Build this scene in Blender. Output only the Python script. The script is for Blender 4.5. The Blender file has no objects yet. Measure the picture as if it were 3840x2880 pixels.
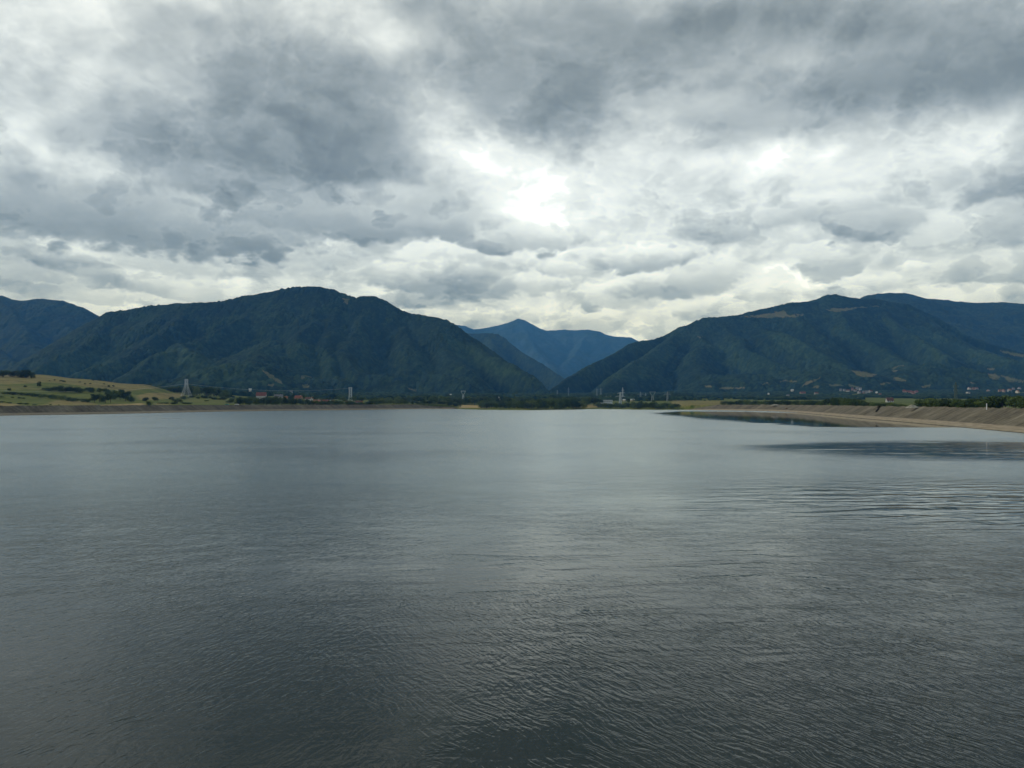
import bpy, math, random
import numpy as np

# ------------------------------------------------------------------ camera
F, CX, HY, CH = 2900.0, 1920.0, 1513.0, 8.0      # focal length, centre, horizon in photo pixels; eye height
scene = bpy.context.scene
col = scene.collection
cam_d = bpy.data.cameras.new('camera')
cam = bpy.data.objects.new('camera', cam_d)
col.objects.link(cam)
cam_d.sensor_width = 36.0
cam_d.lens = 36.0 * F / 3840.0
cam_d.shift_y = (HY - 1440.0) / 3840.0
cam_d.clip_start = 0.5
cam_d.clip_end = 40000
cam.location = (0, 0, CH)
cam.rotation_euler = (math.radians(90), 0, 0)
scene.camera = cam
scene.view_settings.view_transform = 'Standard'
scene.view_settings.look = 'None'
scene.view_settings.exposure = 0.0
scene.view_settings.gamma = 1.0
scene.cycles.use_denoising = True
scene.cycles.max_bounces = 6
scene.cycles.volume_bounces = 0

rng = np.random.RandomState(7)
random.seed(7)


# ------------------------------------------------------------------ node helper
class G:
    def __init__(self, nt):
        self.nt = nt

    def n(self, typ, **kw):
        nd = self.nt.nodes.new(typ)
        for k, v in kw.items():
            setattr(nd, k, v)
        return nd

    def put(self, sock, v):
        if v is None:
            return
        if isinstance(v, bpy.types.NodeSocket):
            self.nt.links.new(v, sock)
        else:
            sock.default_value = v

    def m(self, op, a, b=None, c=None, clamp=False):
        nd = self.n('ShaderNodeMath', operation=op, use_clamp=clamp)
        for i, v in enumerate((a, b, c)):
            self.put(nd.inputs[i], v)
        return nd.outputs[0]

    def v(self, op, a, b=None, scale=None):
        nd = self.n('ShaderNodeVectorMath', operation=op)
        self.put(nd.inputs[0], a)
        self.put(nd.inputs[1], b)
        if scale is not None:
            self.put(nd.inputs['Scale'], scale)
        return nd.outputs['Value'] if op in ('LENGTH', 'DOT_PRODUCT', 'DISTANCE') else nd.outputs[0]

    def xyz(self, x, y, z=0.0):
        nd = self.n('ShaderNodeCombineXYZ')
        for i, v in enumerate((x, y, z)):
            self.put(nd.inputs[i], v)
        return nd.outputs[0]

    def sep(self, v):
        nd = self.n('ShaderNodeSeparateXYZ')
        self.put(nd.inputs[0], v)
        return nd.outputs

    def noise(self, vec, scale, detail=3, rough=.5, dist=0.0, lac=2.0, typ='FBM', color=False, w=None, dim='3D'):
        nd = self.n('ShaderNodeTexNoise')
        nd.noise_dimensions = dim
        nd.noise_type = typ
        if w is not None:
            nd.noise_dimensions = '4D'
            self.put(nd.inputs['W'], w)
        self.put(nd.inputs['Vector'], vec)
        self.put(nd.inputs['Scale'], scale)
        nd.inputs['Detail'].default_value = detail
        nd.inputs['Roughness'].default_value = rough
        nd.inputs['Lacunarity'].default_value = lac
        nd.inputs['Distortion'].default_value = dist
        return nd.outputs['Color'] if color else nd.outputs['Fac']

    def mapr(self, v, a, b, c=0.0, d=1.0, typ='SMOOTHSTEP'):
        nd = self.n('ShaderNodeMapRange')
        nd.interpolation_type = typ
        self.put(nd.inputs['Value'], v)
        for i, x in enumerate((a, b, c, d)):
            self.put(nd.inputs[i + 1], x)
        return nd.outputs['Result']

    def ramp(self, fac, stops, mode='LINEAR'):
        nd = self.n('ShaderNodeValToRGB')
        cr = nd.color_ramp
        cr.interpolation = mode
        while len(cr.elements) < len(stops):
            cr.elements.new(0.5)
        for e, (p, c) in zip(cr.elements, stops):
            e.position = p
            e.color = (*c, 1)
        self.put(nd.inputs[0], fac)
        return nd.outputs[0]

    def mix(self, fac, a, b, blend='MIX'):
        nd = self.n('ShaderNodeMix', data_type='RGBA', blend_type=blend)
        self.put(nd.inputs['Factor'], fac)
        self.put(nd.inputs['A'], (*a, 1) if isinstance(a, tuple) and len(a) == 3 else a)
        self.put(nd.inputs['B'], (*b, 1) if isinstance(b, tuple) and len(b) == 3 else b)
        return nd.outputs['Result']

    def mapping(self, vec, loc=(0, 0, 0), rot=0.0, scale=(1, 1, 1), typ='POINT'):
        nd = self.n('ShaderNodeMapping', vector_type=typ)
        self.put(nd.inputs['Vector'], vec)
        nd.inputs['Location'].default_value = loc
        nd.inputs['Rotation'].default_value = (0, 0, rot)
        nd.inputs['Scale'].default_value = scale
        return nd.outputs[0]

    def attr(self, name):
        nd = self.n('ShaderNodeAttribute', attribute_name=name)
        return nd


# ------------------------------------------------------------------ sky
SUN_EL, SUN_AZ = math.radians(30), math.radians(-72)
world = bpy.data.worlds.new('World')
scene.world = world
world.cycles.sampling_method = 'MANUAL'
world.cycles.sample_map_resolution = 512
world.use_nodes = True
wt = world.node_tree
for nd in list(wt.nodes):
    wt.nodes.remove(nd)
g = G(wt)
out = g.n('ShaderNodeOutputWorld')
bg = g.n('ShaderNodeBackground')
BG = 0.1
bg.inputs['Strength'].default_value = BG
wt.links.new(bg.outputs[0], out.inputs[0])
tc = g.n('ShaderNodeTexCoord')
D = tc.outputs['Generated']
dx, dy, dz = g.sep(D)
az = g.m('ARCTAN2', dx, dy)
el = g.m('ARCSINE', dz)
zc = g.m('MAXIMUM', dz, 0.0)


def plane(zz, off):
    inv = g.m('DIVIDE', 1.0, g.m('ADD', zz, off))
    return g.xyz(g.m('MULTIPLY', dx, inv), g.m('MULTIPLY', dy, inv), 0.0)


P1 = plane(zc, 0.42)
w1 = g.v('SUBTRACT', g.noise(P1, 2.2, 2, .5, color=True, dim='2D'), (.5, .5, .5))
w2 = g.v('SUBTRACT', g.noise(P1, 9.0, 4, .62, color=True, dim='2D'), (.5, .5, .5))
warp = g.v('ADD', g.v('MULTIPLY', w1, (.075, .045, 0)), g.v('MULTIPLY', w2, (.050, .032, 0)))
A0 = g.xyz(az, el, 0.0)
A = g.v('ADD', A0, warp)
A2 = g.v('ADD', A0, g.v('ADD', g.v('MULTIPLY', w1, (.045, .022, 0)), g.v('MULTIPLY', w2, (.055, .022, 0))))


def ang(x, y):
    u, v = (x - CX) / F, (HY - y) / F
    return math.atan(u), math.atan(v / math.sqrt(1 + u * u))


# broad light and dark of the deck: photo position, half sizes, tilt (degrees), strength (+ bright, - dark)
BL = [
    (700, 60, 420, 130, -8, -.15), (560, 490, 440, 150, -14, -.30), (1120, 480, 600, 220, -10, -.31),
    (1330, 570, 300, 200, 15, -.22), (420, 760, 760, 140, 0, -.30), (1000, 760, 620, 160, 0, -.20),
    (600, 900, 620, 90, -3, -.20), (130, 900, 330, 80, 0, -.14),
    (1700, 240, 560, 230, 5, -.26), (2080, 370, 320, 160, -5, -.26), (2520, 110, 600, 180, 10, -.39),
    (3250, 90, 700, 170, 0, -.34), (3600, 260, 560, 150, 6, -.36), (2950, 410, 460, 100, 0, -.22),
    (3640, 760, 330, 200, 0, -.08), (1180, 660, 420, 130, 10, -.18),
    (140, 570, 260, 140, -15, .36), (90, 180, 260, 120, -10, .07), (590, 330, 230, 80, -20, .12),
    (1450, 110, 330, 140, -25, .20), (1780, 590, 380, 190, -24, .31), (2080, 760, 260, 170, 20, .24),
    (2780, 600, 720, 120, -3, .09), (3680, 530, 300, 110, 10, .13), (2480, 1215, 420, 60, 0, .26),
    (3050, 1080, 420, 60, 0, .20), (3500, 910, 330, 60, 0, .20), (3900, 200, 600, 500, 0, -.06),
]
acc = None
for (bx, by, rx, ry, tilt, amp) in BL:
    a0, e0 = ang(bx, by)
    mp = g.mapping(A, loc=(a0, e0, 0), rot=math.radians(tilt), scale=(rx / F * 1.75, ry / F * 1.75, 1), typ='TEXTURE')
    gr = g.n('ShaderNodeTexGradient', gradient_type='QUADRATIC_SPHERE')
    g.put(gr.inputs[0], mp)
    acc = g.m('MULTIPLY_ADD', gr.outputs['Fac'], amp * 1.35, 0.0 if acc is None else acc)

pf = g.v('ADD', P1, g.v('ADD', g.v('SCALE', w1, scale=.07), g.v('SCALE', w2, scale=.030)))
n_big = g.noise(pf, 3.0, 7, .55, dim='2D')
n_mid = g.noise(pf, 9.0, 8, .60, dim='2D')


def puff(p, sc):
    t = None
    for k, (f_, a_) in enumerate(((1.0, 1.0), (2.1, .55), (4.3, .32))):
        nn = g.noise(g.v('ADD', p, (3.7 * k, 1.9 * k, 0)), sc * f_, 1, .5, dim='2D')
        b_ = g.m('ABSOLUTE', g.m('MULTIPLY_ADD', nn, 2.0, -1.0))
        t = g.m('MULTIPLY', b_, a_) if t is None else g.m('MULTIPLY_ADD', b_, a_, t)
    return t


bil = puff(pf, 9.0)                      # 0 .. ~1, rounded lumps with creases
fld = g.m('ADD', acc, 0.675)
fld = g.m('MULTIPLY_ADD', g.m('SUBTRACT', n_big, .5), -.85, fld)
fld = g.m('MULTIPLY_ADD', g.m('SUBTRACT', n_mid, .5), -.46, fld)
fld = g.m('MULTIPLY_ADD', g.m('SUBTRACT', bil, .35), .16, fld)
# separate clouds, far ones first: position, half sizes, tilt, shade of top, shade of base, softness of edge
CL = [
    (420, 965, 380, 60, 0, .84, .52, .30), (250, 985, 170, 50, 0, .80, .36, .30), (960, 985, 260, 60, 0, .84, .58, .3),
    (300, 1110, 300, 34, 0, .72, .50, .3), (520, 1070, 330, 50, 4, .74, .38, .3), (850, 1090, 260, 50, 0, .76, .50, .3),
    (880, 1075, 80, 40, 0, .92, .70, .5), (700, 1140, 300, 28, 0, .70, .55, .3), (60, 1060, 260, 50, 0, .74, .5, .3),
    (1600, 1170, 200, 36, 0, .86, .60, .3), (1840, 1185, 200, 44, 0, .84, .48, .25), (1500, 1118, 270, 26, 0, .56, .34, .4),
    (1240, 960, 230, 66, 0, .84, .46, .3), (1720, 960, 260, 80, 0, .98, .66, .2), (1660, 1045, 370, 78, 3, .86, .30, .3),
    (2030, 1060, 140, 60, 0, .90, .50, .25), (2190, 985, 170, 60, 0, .94, .52, .25), (2230, 1200, 150, 55, 0, .92, .56, .2),
    (2280, 1090, 110, 60, 0, .90, .58, .2), (2560, 1200, 170, 70, 0, .88, .56, .2), (2480, 1075, 220, 56, 0, .90, .38, .25),
    (2700, 1160, 210, 54, 0, .90, .54, .2), (2850, 1110, 90, 70, 0, .84, .56, .2), (2640, 1030, 140, 90, 0, .86, .50, .2),
    (2380, 965, 240, 62, -4, .92, .34, .25), (2680, 860, 260, 50, 0, .80, .52, .4), (3050, 780, 380, 60, -3, .82, .50, .4),
    (3090, 985, 130, 90, 0, .84, .42, .22), (3280, 845, 160, 64, 0, .62, .36, .25), (3410, 1012, 85, 36, 0, .95, .62, .12),
    (3300, 1060, 200, 30, 0, .86, .60, .3), (3700, 1000, 280, 80, 0, .84, .52, .3), (3480, 1098, 100, 36, 0, .78, .62, .2),
    (3720, 1110, 260, 50, 0, .86, .60, .25), (3660, 860, 260, 100, 0, .84, .58, .4), (3160, 1100, 100, 24, 0, .82, .62, .25),
    (620, 850, 760, 130, 0, .52, .18, .35), (1230, 820, 470, 90, 4, .56, .22, .3), (1760, 860, 220, 90, 8, .72, .36, .3), (1990, 885, 240, 66, 0, .86, .44, .3),
    (1480, 760, 260, 90, 0, .70, .46, .5),
    (520, 500, 420, 140, -8, .50, .17, 1.2), (1300, 590, 380, 190, -14, .44, .17, 1.2), (1000, 700, 380, 80, 6, .56, .34, 1.0),
    (2690, 420, 330, 80, 0, .66, .40, 1.0), (2970, 445, 300, 76, 0, .62, .34, .9), (3380, 280, 660, 120, 5, .42, .17, 1.0),
    (2040, 380, 330, 160, -5, .42, .17, 1.1), (2430, 190, 560, 170, 14, .36, .16, 1.2), (1080, 380, 300, 60, 8, .62, .42, 1.2),
]
na_ = g.m('SUBTRACT', g.m('MULTIPLY_ADD', n_mid, .9, g.m('MULTIPLY', bil, .50)), .64)
nb_ = g.m('SUBTRACT', n_big, .5)
for (bx, by, rx, ry, tilt, st, sb, soft) in CL:
    a0, e0 = ang(bx, by)
    mp = g.mapping(A2, loc=(a0, e0, 0), rot=math.radians(-tilt), scale=(rx / F, ry / F, 1), typ='TEXTURE')
    e_ = g.m('MULTIPLY_ADD', g.v('LENGTH', mp), -1.0, 1.0)
    e_ = g.m('ADD', e_, g.m('MULTIPLY', na_, .85))
    msk = g.mapr(e_, -.10 * soft, soft)
    yy = g.sep(mp)[1]
    yy = g.m('MULTIPLY_ADD', na_, 1.3, yy)
    shd = g.mapr(yy, -.75, .95, sb, st)
    shd = g.m('MULTIPLY_ADD', na_, -.30, shd)
    shd = g.m('MULTIPLY_ADD', nb_, -.42, shd)
    mx = g.n('ShaderNodeMix', data_type='FLOAT')
    g.put(mx.inputs[0], g.m('MULTIPLY', msk, .88 if soft < .8 else .72))
    g.put(mx.inputs[2], fld)
    g.put(mx.inputs[3], shd)
    fld = mx.outputs[0]
# overhead (above the frame) the unseen deck is darkened to dim the near water
ov = g.mapr(el, math.radians(25), math.radians(42))
fld = g.m('MULTIPLY_ADD', ov, -.52, fld)
back = g.mapr(dy, -0.1, 0.55, 0.10, 0.0)
fld = g.m('SUBTRACT', fld, back)
crisp = g.mapr(el, math.radians(12), math.radians(25), 1.0, .50)
# cloudlets: crisp lit rims and thicker grey middles over the whole deck
for (sc_, t0, depth, rimk, sd) in ((5.0, .50, .72, .066, 0.0), (11.0, .52, .46, .042, 4.3)):
    nn = g.noise(g.v('ADD', pf, (sd, sd * .6, 0)), sc_, 8, .56, dim='2D')
    nn = g.m('MULTIPLY_ADD', g.m('SUBTRACT', bil, .35), .10, nn)
    mm = g.mapr(nn, t0, t0 + .085)
    ins = g.m('MAXIMUM', g.m('SUBTRACT', nn, t0), 0.0)
    rim = g.m('MULTIPLY', g.m('MULTIPLY', mm, g.m('SUBTRACT', 1.0, mm)), 4.0)
    dlt = g.m('MULTIPLY_ADD', rim, rimk, g.m('MULTIPLY', ins, -depth))
    dlt = g.m('MULTIPLY_ADD', g.m('SUBTRACT', mm, .4), -.018, dlt)
    fld = g.m('MULTIPLY_ADD', dlt, crisp, fld)
fld = g.m('ADD', fld, .018)
cloud = g.ramp(fld, [(0.0, (.155, .190, .210)), (.22, (.225, .268, .290)), (.42, (.360, .410, .442)),
                     (.60, (.550, .602, .628)), (.78, (.790, .842, .860)), (.97, (.99, 1.03, 1.04))])
# thin cloud in front of the sun's side is far brighter than white paper
hot = g.mapr(fld, .93, 1.35, 1.0, 1.8, 'LINEAR')
cloud = g.v('SCALE', cloud, scale=hot)
# the lowest clouds are tinted bluer to offset the yellowing by the haze
lowt = g.mapr(el, math.radians(2), math.radians(30), 1.0, 0.0)
tint = g.mix(lowt, (1.0, 1.03, 1.05), (1.0, 1.13, 1.35))
SKYTINT = tint
cloud = g.mix(1.0, cloud, tint, 'MULTIPLY')
cloud = g.v('SCALE', cloud, scale=1.0 / BG)
sky = g.n('ShaderNodeTexSky', sky_type='NISHITA')
sky.sun_disc = False
sky.sun_elevation = SUN_EL
sky.sun_rotation = SUN_AZ
skyc = g.mix(0.97, sky.outputs[0], cloud)
wt.links.new(skyc, bg.inputs['Color'])

sun_d = bpy.data.lights.new('sun', 'SUN')
sun_d.energy = 1.3
sun_d.angle = math.radians(10)
sun_d.color = (1.0, .98, .95)
sun = bpy.data.objects.new('sun', sun_d)
sun.rotation_euler = (math.radians(90) - SUN_EL, 0, math.pi - SUN_AZ)
col.objects.link(sun)


# ------------------------------------------------------------------ numpy noise and ridge fields
def h2(ix, iy, seed):
    n = (ix.astype(np.int64) * 374761393 + iy.astype(np.int64) * 668265263 + seed * 1442695041) & 0xffffffff
    n = ((n ^ (n >> 13)) * 1274126177) & 0xffffffff
    n = (n ^ (n >> 16)) & 0xffffffff
    return n / 4294967295.0


def vnoise(x, y, seed=0):
    ix, iy = np.floor(x), np.floor(y)
    fx, fy = x - ix, y - iy
    fx, fy = fx * fx * fx * (fx * (fx * 6 - 15) + 10), fy * fy * fy * (fy * (fy * 6 - 15) + 10)
    a, b = h2(ix, iy, seed), h2(ix + 1, iy, seed)
    c, d = h2(ix, iy + 1, seed), h2(ix + 1, iy + 1, seed)
    return (a * (1 - fx) + b * fx) * (1 - fy) + (c * (1 - fx) + d * fx) * fy


def fbm(x, y, octs=4, seed=0, rough=.5):
    s, a, t = 0, 1.0, 0
    for o in range(octs):
        s = s + a * vnoise(x + 17.3 * o, y - 9.1 * o, seed + o)
        t += a
        a *= rough
        x, y = x * 2.03, y * 2.03
    return s / t


def P(x, y, Y):
    return ((x - CX) / F * Y, Y, CH + (HY - y) / F * Y)


def ridge_field(X, Y, ridges, slope, k=12.0):
    best = np.full(X.shape, -400.0)
    for rd in ridges:
        sl = slope
        if isinstance(rd, tuple):
            rd, sl = rd
        elif rd is not ridges[0]:
            sl = slope * 1.25
        pts = [P(*p) for p in rd]
        zr = np.full(X.shape, -1e9)
        for (x0, y0, z0), (x1, y1, z1) in zip(pts[:-1], pts[1:]):
            ex, ey = x1 - x0, y1 - y0
            L = ex * ex + ey * ey
            t = np.clip(((X - x0) * ex + (Y - y0) * ey) / L, 0, 1)
            d = np.hypot(X - x0 - t * ex, Y - y0 - t * ey)
            # rounded crest, then straight flank, gentler towards the foot
            z = z0 + (z1 - z0) * t - sl * (np.sqrt(d * d + 26.0 ** 2) - 26.0)
            zr = np.maximum(zr, z)
        hgt = np.clip(k - np.abs(best - zr), 0, None) / k
        best = np.maximum(best, zr) + hgt * hgt * k * .25
    return best


def in_poly(u, v, poly):
    ins = np.zeros(u.shape, bool)
    n = len(poly)
    for i in range(n):
        x0, y0 = poly[i]
        x1, y1 = poly[(i + 1) % n]
        if y0 == y1:
            continue
        c = ((y0 > v) != (y1 > v)) & (u < (x1 - x0) * (v - y0) / (y1 - y0) + x0)
        ins ^= c
    return ins


def crowns(X, Y, cell, rmin, rmax, hmin, hmax, seed):
    cx, cy = np.floor(X / cell), np.floor(Y / cell)
    best = np.zeros(X.shape)
    tone = np.full(X.shape, .5)
    for i in (-1, 0, 1):
        for j in (-1, 0, 1):
            a, b = cx + i, cy + j
            px = (a + .15 + .7 * h2(a, b, seed)) * cell
            py = (b + .15 + .7 * h2(a, b, seed + 1)) * cell
            r = rmin + (rmax - rmin) * h2(a, b, seed + 2)
            hh = hmin + (hmax - hmin) * h2(a, b, seed + 3)
            d2 = ((X - px) ** 2 + (Y - py) ** 2) / (r * r)
            z = hh * np.sqrt(np.clip(1 - d2, 0, None))
            m = z > best
            best = np.where(m, z, best)
            tone = np.where(m, h2(a, b, seed + 4), tone)
    return best, tone


def grid_mesh(name, X, Y, Z, mat, attrs=None, smooth=True):
    r, c = X.shape
    me = bpy.data.meshes.new(name)
    me.vertices.add(r * c)
    me.vertices.foreach_set('co', np.stack([X, Y, Z], -1).astype(np.float32).ravel())
    i = np.arange((r - 1) * (c - 1))
    a = (i // (c - 1)) * c + i % (c - 1)
    q = np.stack([a, a + 1, a + c + 1, a + c], -1).astype(np.int32)
    me.loops.add(q.size)
    me.loops.foreach_set('vertex_index', q.ravel())
    me.polygons.add(len(q))
    me.polygons.foreach_set('loop_start', np.arange(0, q.size, 4, dtype=np.int32))
    me.polygons.foreach_set('use_smooth', np.full(len(q), smooth))
    me.update()
    me.validate()
    for k, v in (attrs or {}).items():
        at = me.attributes.new(k, 'FLOAT', 'POINT')
        at.data.foreach_set('value', v.astype(np.float32).ravel())
    me.materials.append(mat)
    o = bpy.data.objects.new(name, me)
    col.objects.link(o)
    return o


def new_mat(name):
    mt = bpy.data.materials.new(name)
    mt.use_nodes = True
    nt = mt.node_tree
    bs = nt.nodes['Principled BSDF']
    return mt, G(nt), bs


def simple(name, c, rough=.8, var=.25, scale=1.5, metal=0.0):
    mt, g, bs = new_mat(name)
    tcn = g.n('ShaderNodeTexCoord')
    n = g.noise(tcn.outputs['Object'], scale, 4, .6)
    a = tuple(x * (1 - var) for x in c)
    b = tuple(min(1, x * (1 + var)) for x in c)
    g.put(bs.inputs['Base Color'], g.mix(g.mapr(n, .3, .7), a, b))
    bs.inputs['Roughness'].default_value = rough
    bs.inputs['Metallic'].default_value = metal
    bs.inputs['Specular IOR Level'].default_value = .2
    return mt


# ------------------------------------------------------------------ terrain materials
def forest_mat(name, dark, light, grass, dry):
    mt, g, bs = new_mat(name)
    geo = g.n('ShaderNodeNewGeometry')
    pos = geo.outputs['Position']
    n1 = g.noise(pos, .0035, 4, .55)
    n2 = g.noise(pos, .02, 4, .6)
    n3 = g.noise(pos, .12, 3, .6)
    tone = g.attr('tone').outputs['Fac']
    f = g.m('ADD', g.m('MULTIPLY', tone, .45), g.m('MULTIPLY', n1, .55))
    f = g.m('MULTIPLY_ADD', g.m('SUBTRACT', n2, .5), .45, f)
    f = g.m('MULTIPLY_ADD', g.m('SUBTRACT', n3, .5), .6, f)
    c = g.mix(g.mapr(f, .28, .75), dark, light)
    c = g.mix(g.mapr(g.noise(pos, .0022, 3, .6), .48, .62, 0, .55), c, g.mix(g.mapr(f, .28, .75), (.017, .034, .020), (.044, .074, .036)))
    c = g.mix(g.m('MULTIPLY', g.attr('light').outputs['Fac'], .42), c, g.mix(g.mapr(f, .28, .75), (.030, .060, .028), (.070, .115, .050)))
    gm = g.mix(g.mapr(g.m('MULTIPLY_ADD', n2, .8, g.m('MULTIPLY', n3, .4)), .4, .75), grass, dry)
    me = g.attr('meadow').outputs['Fac']
    me = g.m('ADD', me, g.m('MULTIPLY', g.m('SUBTRACT', n3, .5), .5))
    c = g.mix(g.mapr(me, .38, .6), c, gm)
    g.put(bs.inputs['Base Color'], c)
    bs.inputs['Roughness'].default_value = 1.0
    bs.inputs['Specular IOR Level'].default_value = .05
    return mt


M_forest = forest_mat('forest_near', (.012, .027, .018), (.042, .074, .036), (.085, .11, .045), (.17, .155, .08))
M_forest3 = forest_mat('forest_peak_haze_blue', (.024, .060, .100), (.055, .096, .135), (.11, .13, .10), (.15, .15, .12))  # blue of the distant haze is mixed into this forest colour
M_forest2 = forest_mat('forest_far', (.014, .028, .018), (.044, .070, .030), (.11, .13, .055), (.19, .175, .09))

MEADOWS = [  # clearings, in photo pixels, on the slopes they belong to
    [(2770, 1190), (2860, 1181), (2945, 1165), (2953, 1190), (2880, 1194)], [(2950, 1186), (3010, 1176), (3018, 1184), (2960, 1193)],
    [(3095, 1163), (3130, 1156), (3165, 1157), (3230, 1150), (3255, 1150), (3190, 1163), (3140, 1170)], [(3262, 1150), (3290, 1146), (3302, 1152)],
    [(2608, 1258), (2625, 1264), (2632, 1260), (2622, 1270)],
    [(1286, 1121), (1300, 1122), (1312, 1126), (1306, 1142), (1292, 1138)],
    [(3190, 1392), (3222, 1390), (3235, 1395), (3290, 1405), (3270, 1412), (3225, 1412), (3205, 1405)],
    [(2920, 1430), (2990, 1428), (2990, 1436), (2925, 1436)], [(3005, 1450), (3050, 1425), (3080, 1412), (3075, 1420), (3040, 1440)],
    [(3340, 1385), (3385, 1368), (3390, 1372), (3350, 1395)], [(3345, 1425), (3360, 1415), (3400, 1428), (3380, 1433)],
    [(3745, 1315), (3840, 1330), (3840, 1342), (3770, 1325)], [(3700, 1402), (3735, 1404), (3755, 1418), (3725, 1424), (3705, 1414)],
    [(3745, 1408), (3800, 1418), (3840, 1428), (3840, 1434), (3780, 1432), (3770, 1420)], [(3700, 1380), (3730, 1384), (3728, 1389), (3705, 1386)],
    [(985, 1390), (1010, 1402), (1065, 1440), (1050, 1440), (1010, 1416)], [(1000, 1445), (1030, 1438), (1022, 1450)],
    [(1125, 1412), (1150, 1408), (1168, 1414), (1140, 1424), (1125, 1428)], [(1130, 1445), (1155, 1444), (1152, 1455), (1132, 1453)],
    [(1530, 1455), (1565, 1465), (1562, 1470), (1532, 1460)], [(2640, 1446), (2660, 1444), (2668, 1450), (2650, 1454)],
    [(2690, 1455), (2790, 1452), (2795, 1457), (2700, 1460)], [(3040, 1452), (3075, 1446), (3070, 1456)], [(3110, 1444), (3150, 1440), (3160, 1447), (3120, 1450)],
    [(3450, 1448), (3490, 1446), (3485, 1452), (3455, 1454)], [(3180, 1440), (3230, 1452), (3222, 1456), (3176, 1446)], [(2850, 1440), (2880, 1436), (2890, 1441), (2860, 1445)],
    [(3300, 1440), (3330, 1432), (3335, 1437), (3310, 1447)], [(3640, 1435), (3660, 1437), (3655, 1443), (3635, 1441)],
]
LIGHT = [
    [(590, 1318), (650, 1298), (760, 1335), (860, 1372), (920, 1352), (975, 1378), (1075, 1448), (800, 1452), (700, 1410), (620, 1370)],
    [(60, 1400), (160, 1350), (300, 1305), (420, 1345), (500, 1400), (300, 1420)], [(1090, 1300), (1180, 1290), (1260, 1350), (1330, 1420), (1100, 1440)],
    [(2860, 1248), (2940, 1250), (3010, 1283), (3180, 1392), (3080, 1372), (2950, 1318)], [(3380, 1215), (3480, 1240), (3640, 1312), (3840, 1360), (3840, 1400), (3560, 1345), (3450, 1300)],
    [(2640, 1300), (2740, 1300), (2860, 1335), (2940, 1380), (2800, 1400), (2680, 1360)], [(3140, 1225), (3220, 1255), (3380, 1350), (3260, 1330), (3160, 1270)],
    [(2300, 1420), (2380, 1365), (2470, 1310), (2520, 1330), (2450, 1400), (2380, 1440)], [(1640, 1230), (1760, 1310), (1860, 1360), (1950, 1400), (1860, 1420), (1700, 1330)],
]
CUTS = [[(2545, 1300), (2556, 1300), (2530, 1345), (2505, 1380), (2498, 1420), (2488, 1420), (2496, 1378)]]


def mountain(name, u0, u1, du, Y0, Y1, dY, ridges, slope, mat, tree, namp=26.0, seed=1, crest_amp=4.0, ncrest=1):
    us = np.arange(u0, u1 + du, du)
    Ys = np.arange(Y0, Y1 + dY, dY)
    U, Yg = np.meshgrid(us, Ys)
    X = (U - CX) / F * Yg
    wx = (fbm(X / 240, Yg / 240, 3, seed + 50) - .5) * 90
    wy = (fbm(X / 240, Yg / 240, 3, seed + 60) - .5) * 90
    crest = ridge_field(X, Yg, ridges[:1], slope)
    far = np.clip((ridge_field(X, Yg, [ridges[0]], 1.0) * 0), 0, 1)
    # distance from the skyline ridge fades the warp in, so the skyline keeps its outline
    segs = []
    for rd in ridges[:ncrest]:
        pts = [P(*p) for p in (rd[0] if isinstance(rd, tuple) else rd)]
        segs += list(zip(pts[:-1], pts[1:]))
    dmin = np.full(X.shape, 1e9)
    for (x0, y0, z0), (x1, y1, z1) in segs:
        ex, ey = x1 - x0, y1 - y0
        t = np.clip(((X - x0) * ex + (Yg - y0) * ey) / (ex * ex + ey * ey), 0, 1)
        dmin = np.minimum(dmin, np.hypot(X - x0 - t * ex, Yg - y0 - t * ey))
    w = np.clip((dmin - 30) / 260, 0, 1)
    Z = ridge_field(X + wx * w, Yg + wy * w, ridges, slope)
    rn = 1 - np.abs(2 * fbm(X / 170 + 3, Yg / 230, 5, seed, .55) - 1) * 2.2
    Z = Z + (rn - .35) * namp * (.12 + .88 * w) + (fbm(X / 35, Yg / 35, 3, seed + 9) - .5) * crest_amp
    V = HY - (Z - CH) / Yg * F
    mead = np.zeros(X.shape)
    jit = (fbm(X / 18, Yg / 18, 3, seed + 5) - .5)
    for pl in MEADOWS:
        mead[in_poly(U + jit * 22, V + jit * 9, pl)] = 1.0
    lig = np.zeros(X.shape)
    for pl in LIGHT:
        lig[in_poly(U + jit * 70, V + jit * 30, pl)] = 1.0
    cut = np.zeros(X.shape, bool)
    for pl in CUTS:
        cut |= in_poly(U, V, pl)
    edge = np.zeros(X.shape, bool)
    edge[0] = edge[-1] = True
    edge[:, 0] = edge[:, -1] = True
    cell, r0, r1, hh0, hh1 = tree
    dome, tone = crowns(X, Yg, cell, r0, r1, hh0, hh1, seed + 20)
    patch = np.clip((fbm(X / 120, Yg / 120, 3, seed + 30) - .35) * 3, .25, 1)
    dome = dome * np.where(cut, .1, 1) * (1 - mead) * patch
    Z = np.where(edge, -60.0, Z + dome)
    tone = np.where(cut, 0.0, tone)
    tone = np.clip(tone * .6 + .5 * dome / hh1 * .8, 0, 1)
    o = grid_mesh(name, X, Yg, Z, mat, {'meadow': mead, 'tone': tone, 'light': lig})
    o['kind'] = 'structure'
    return o


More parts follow.
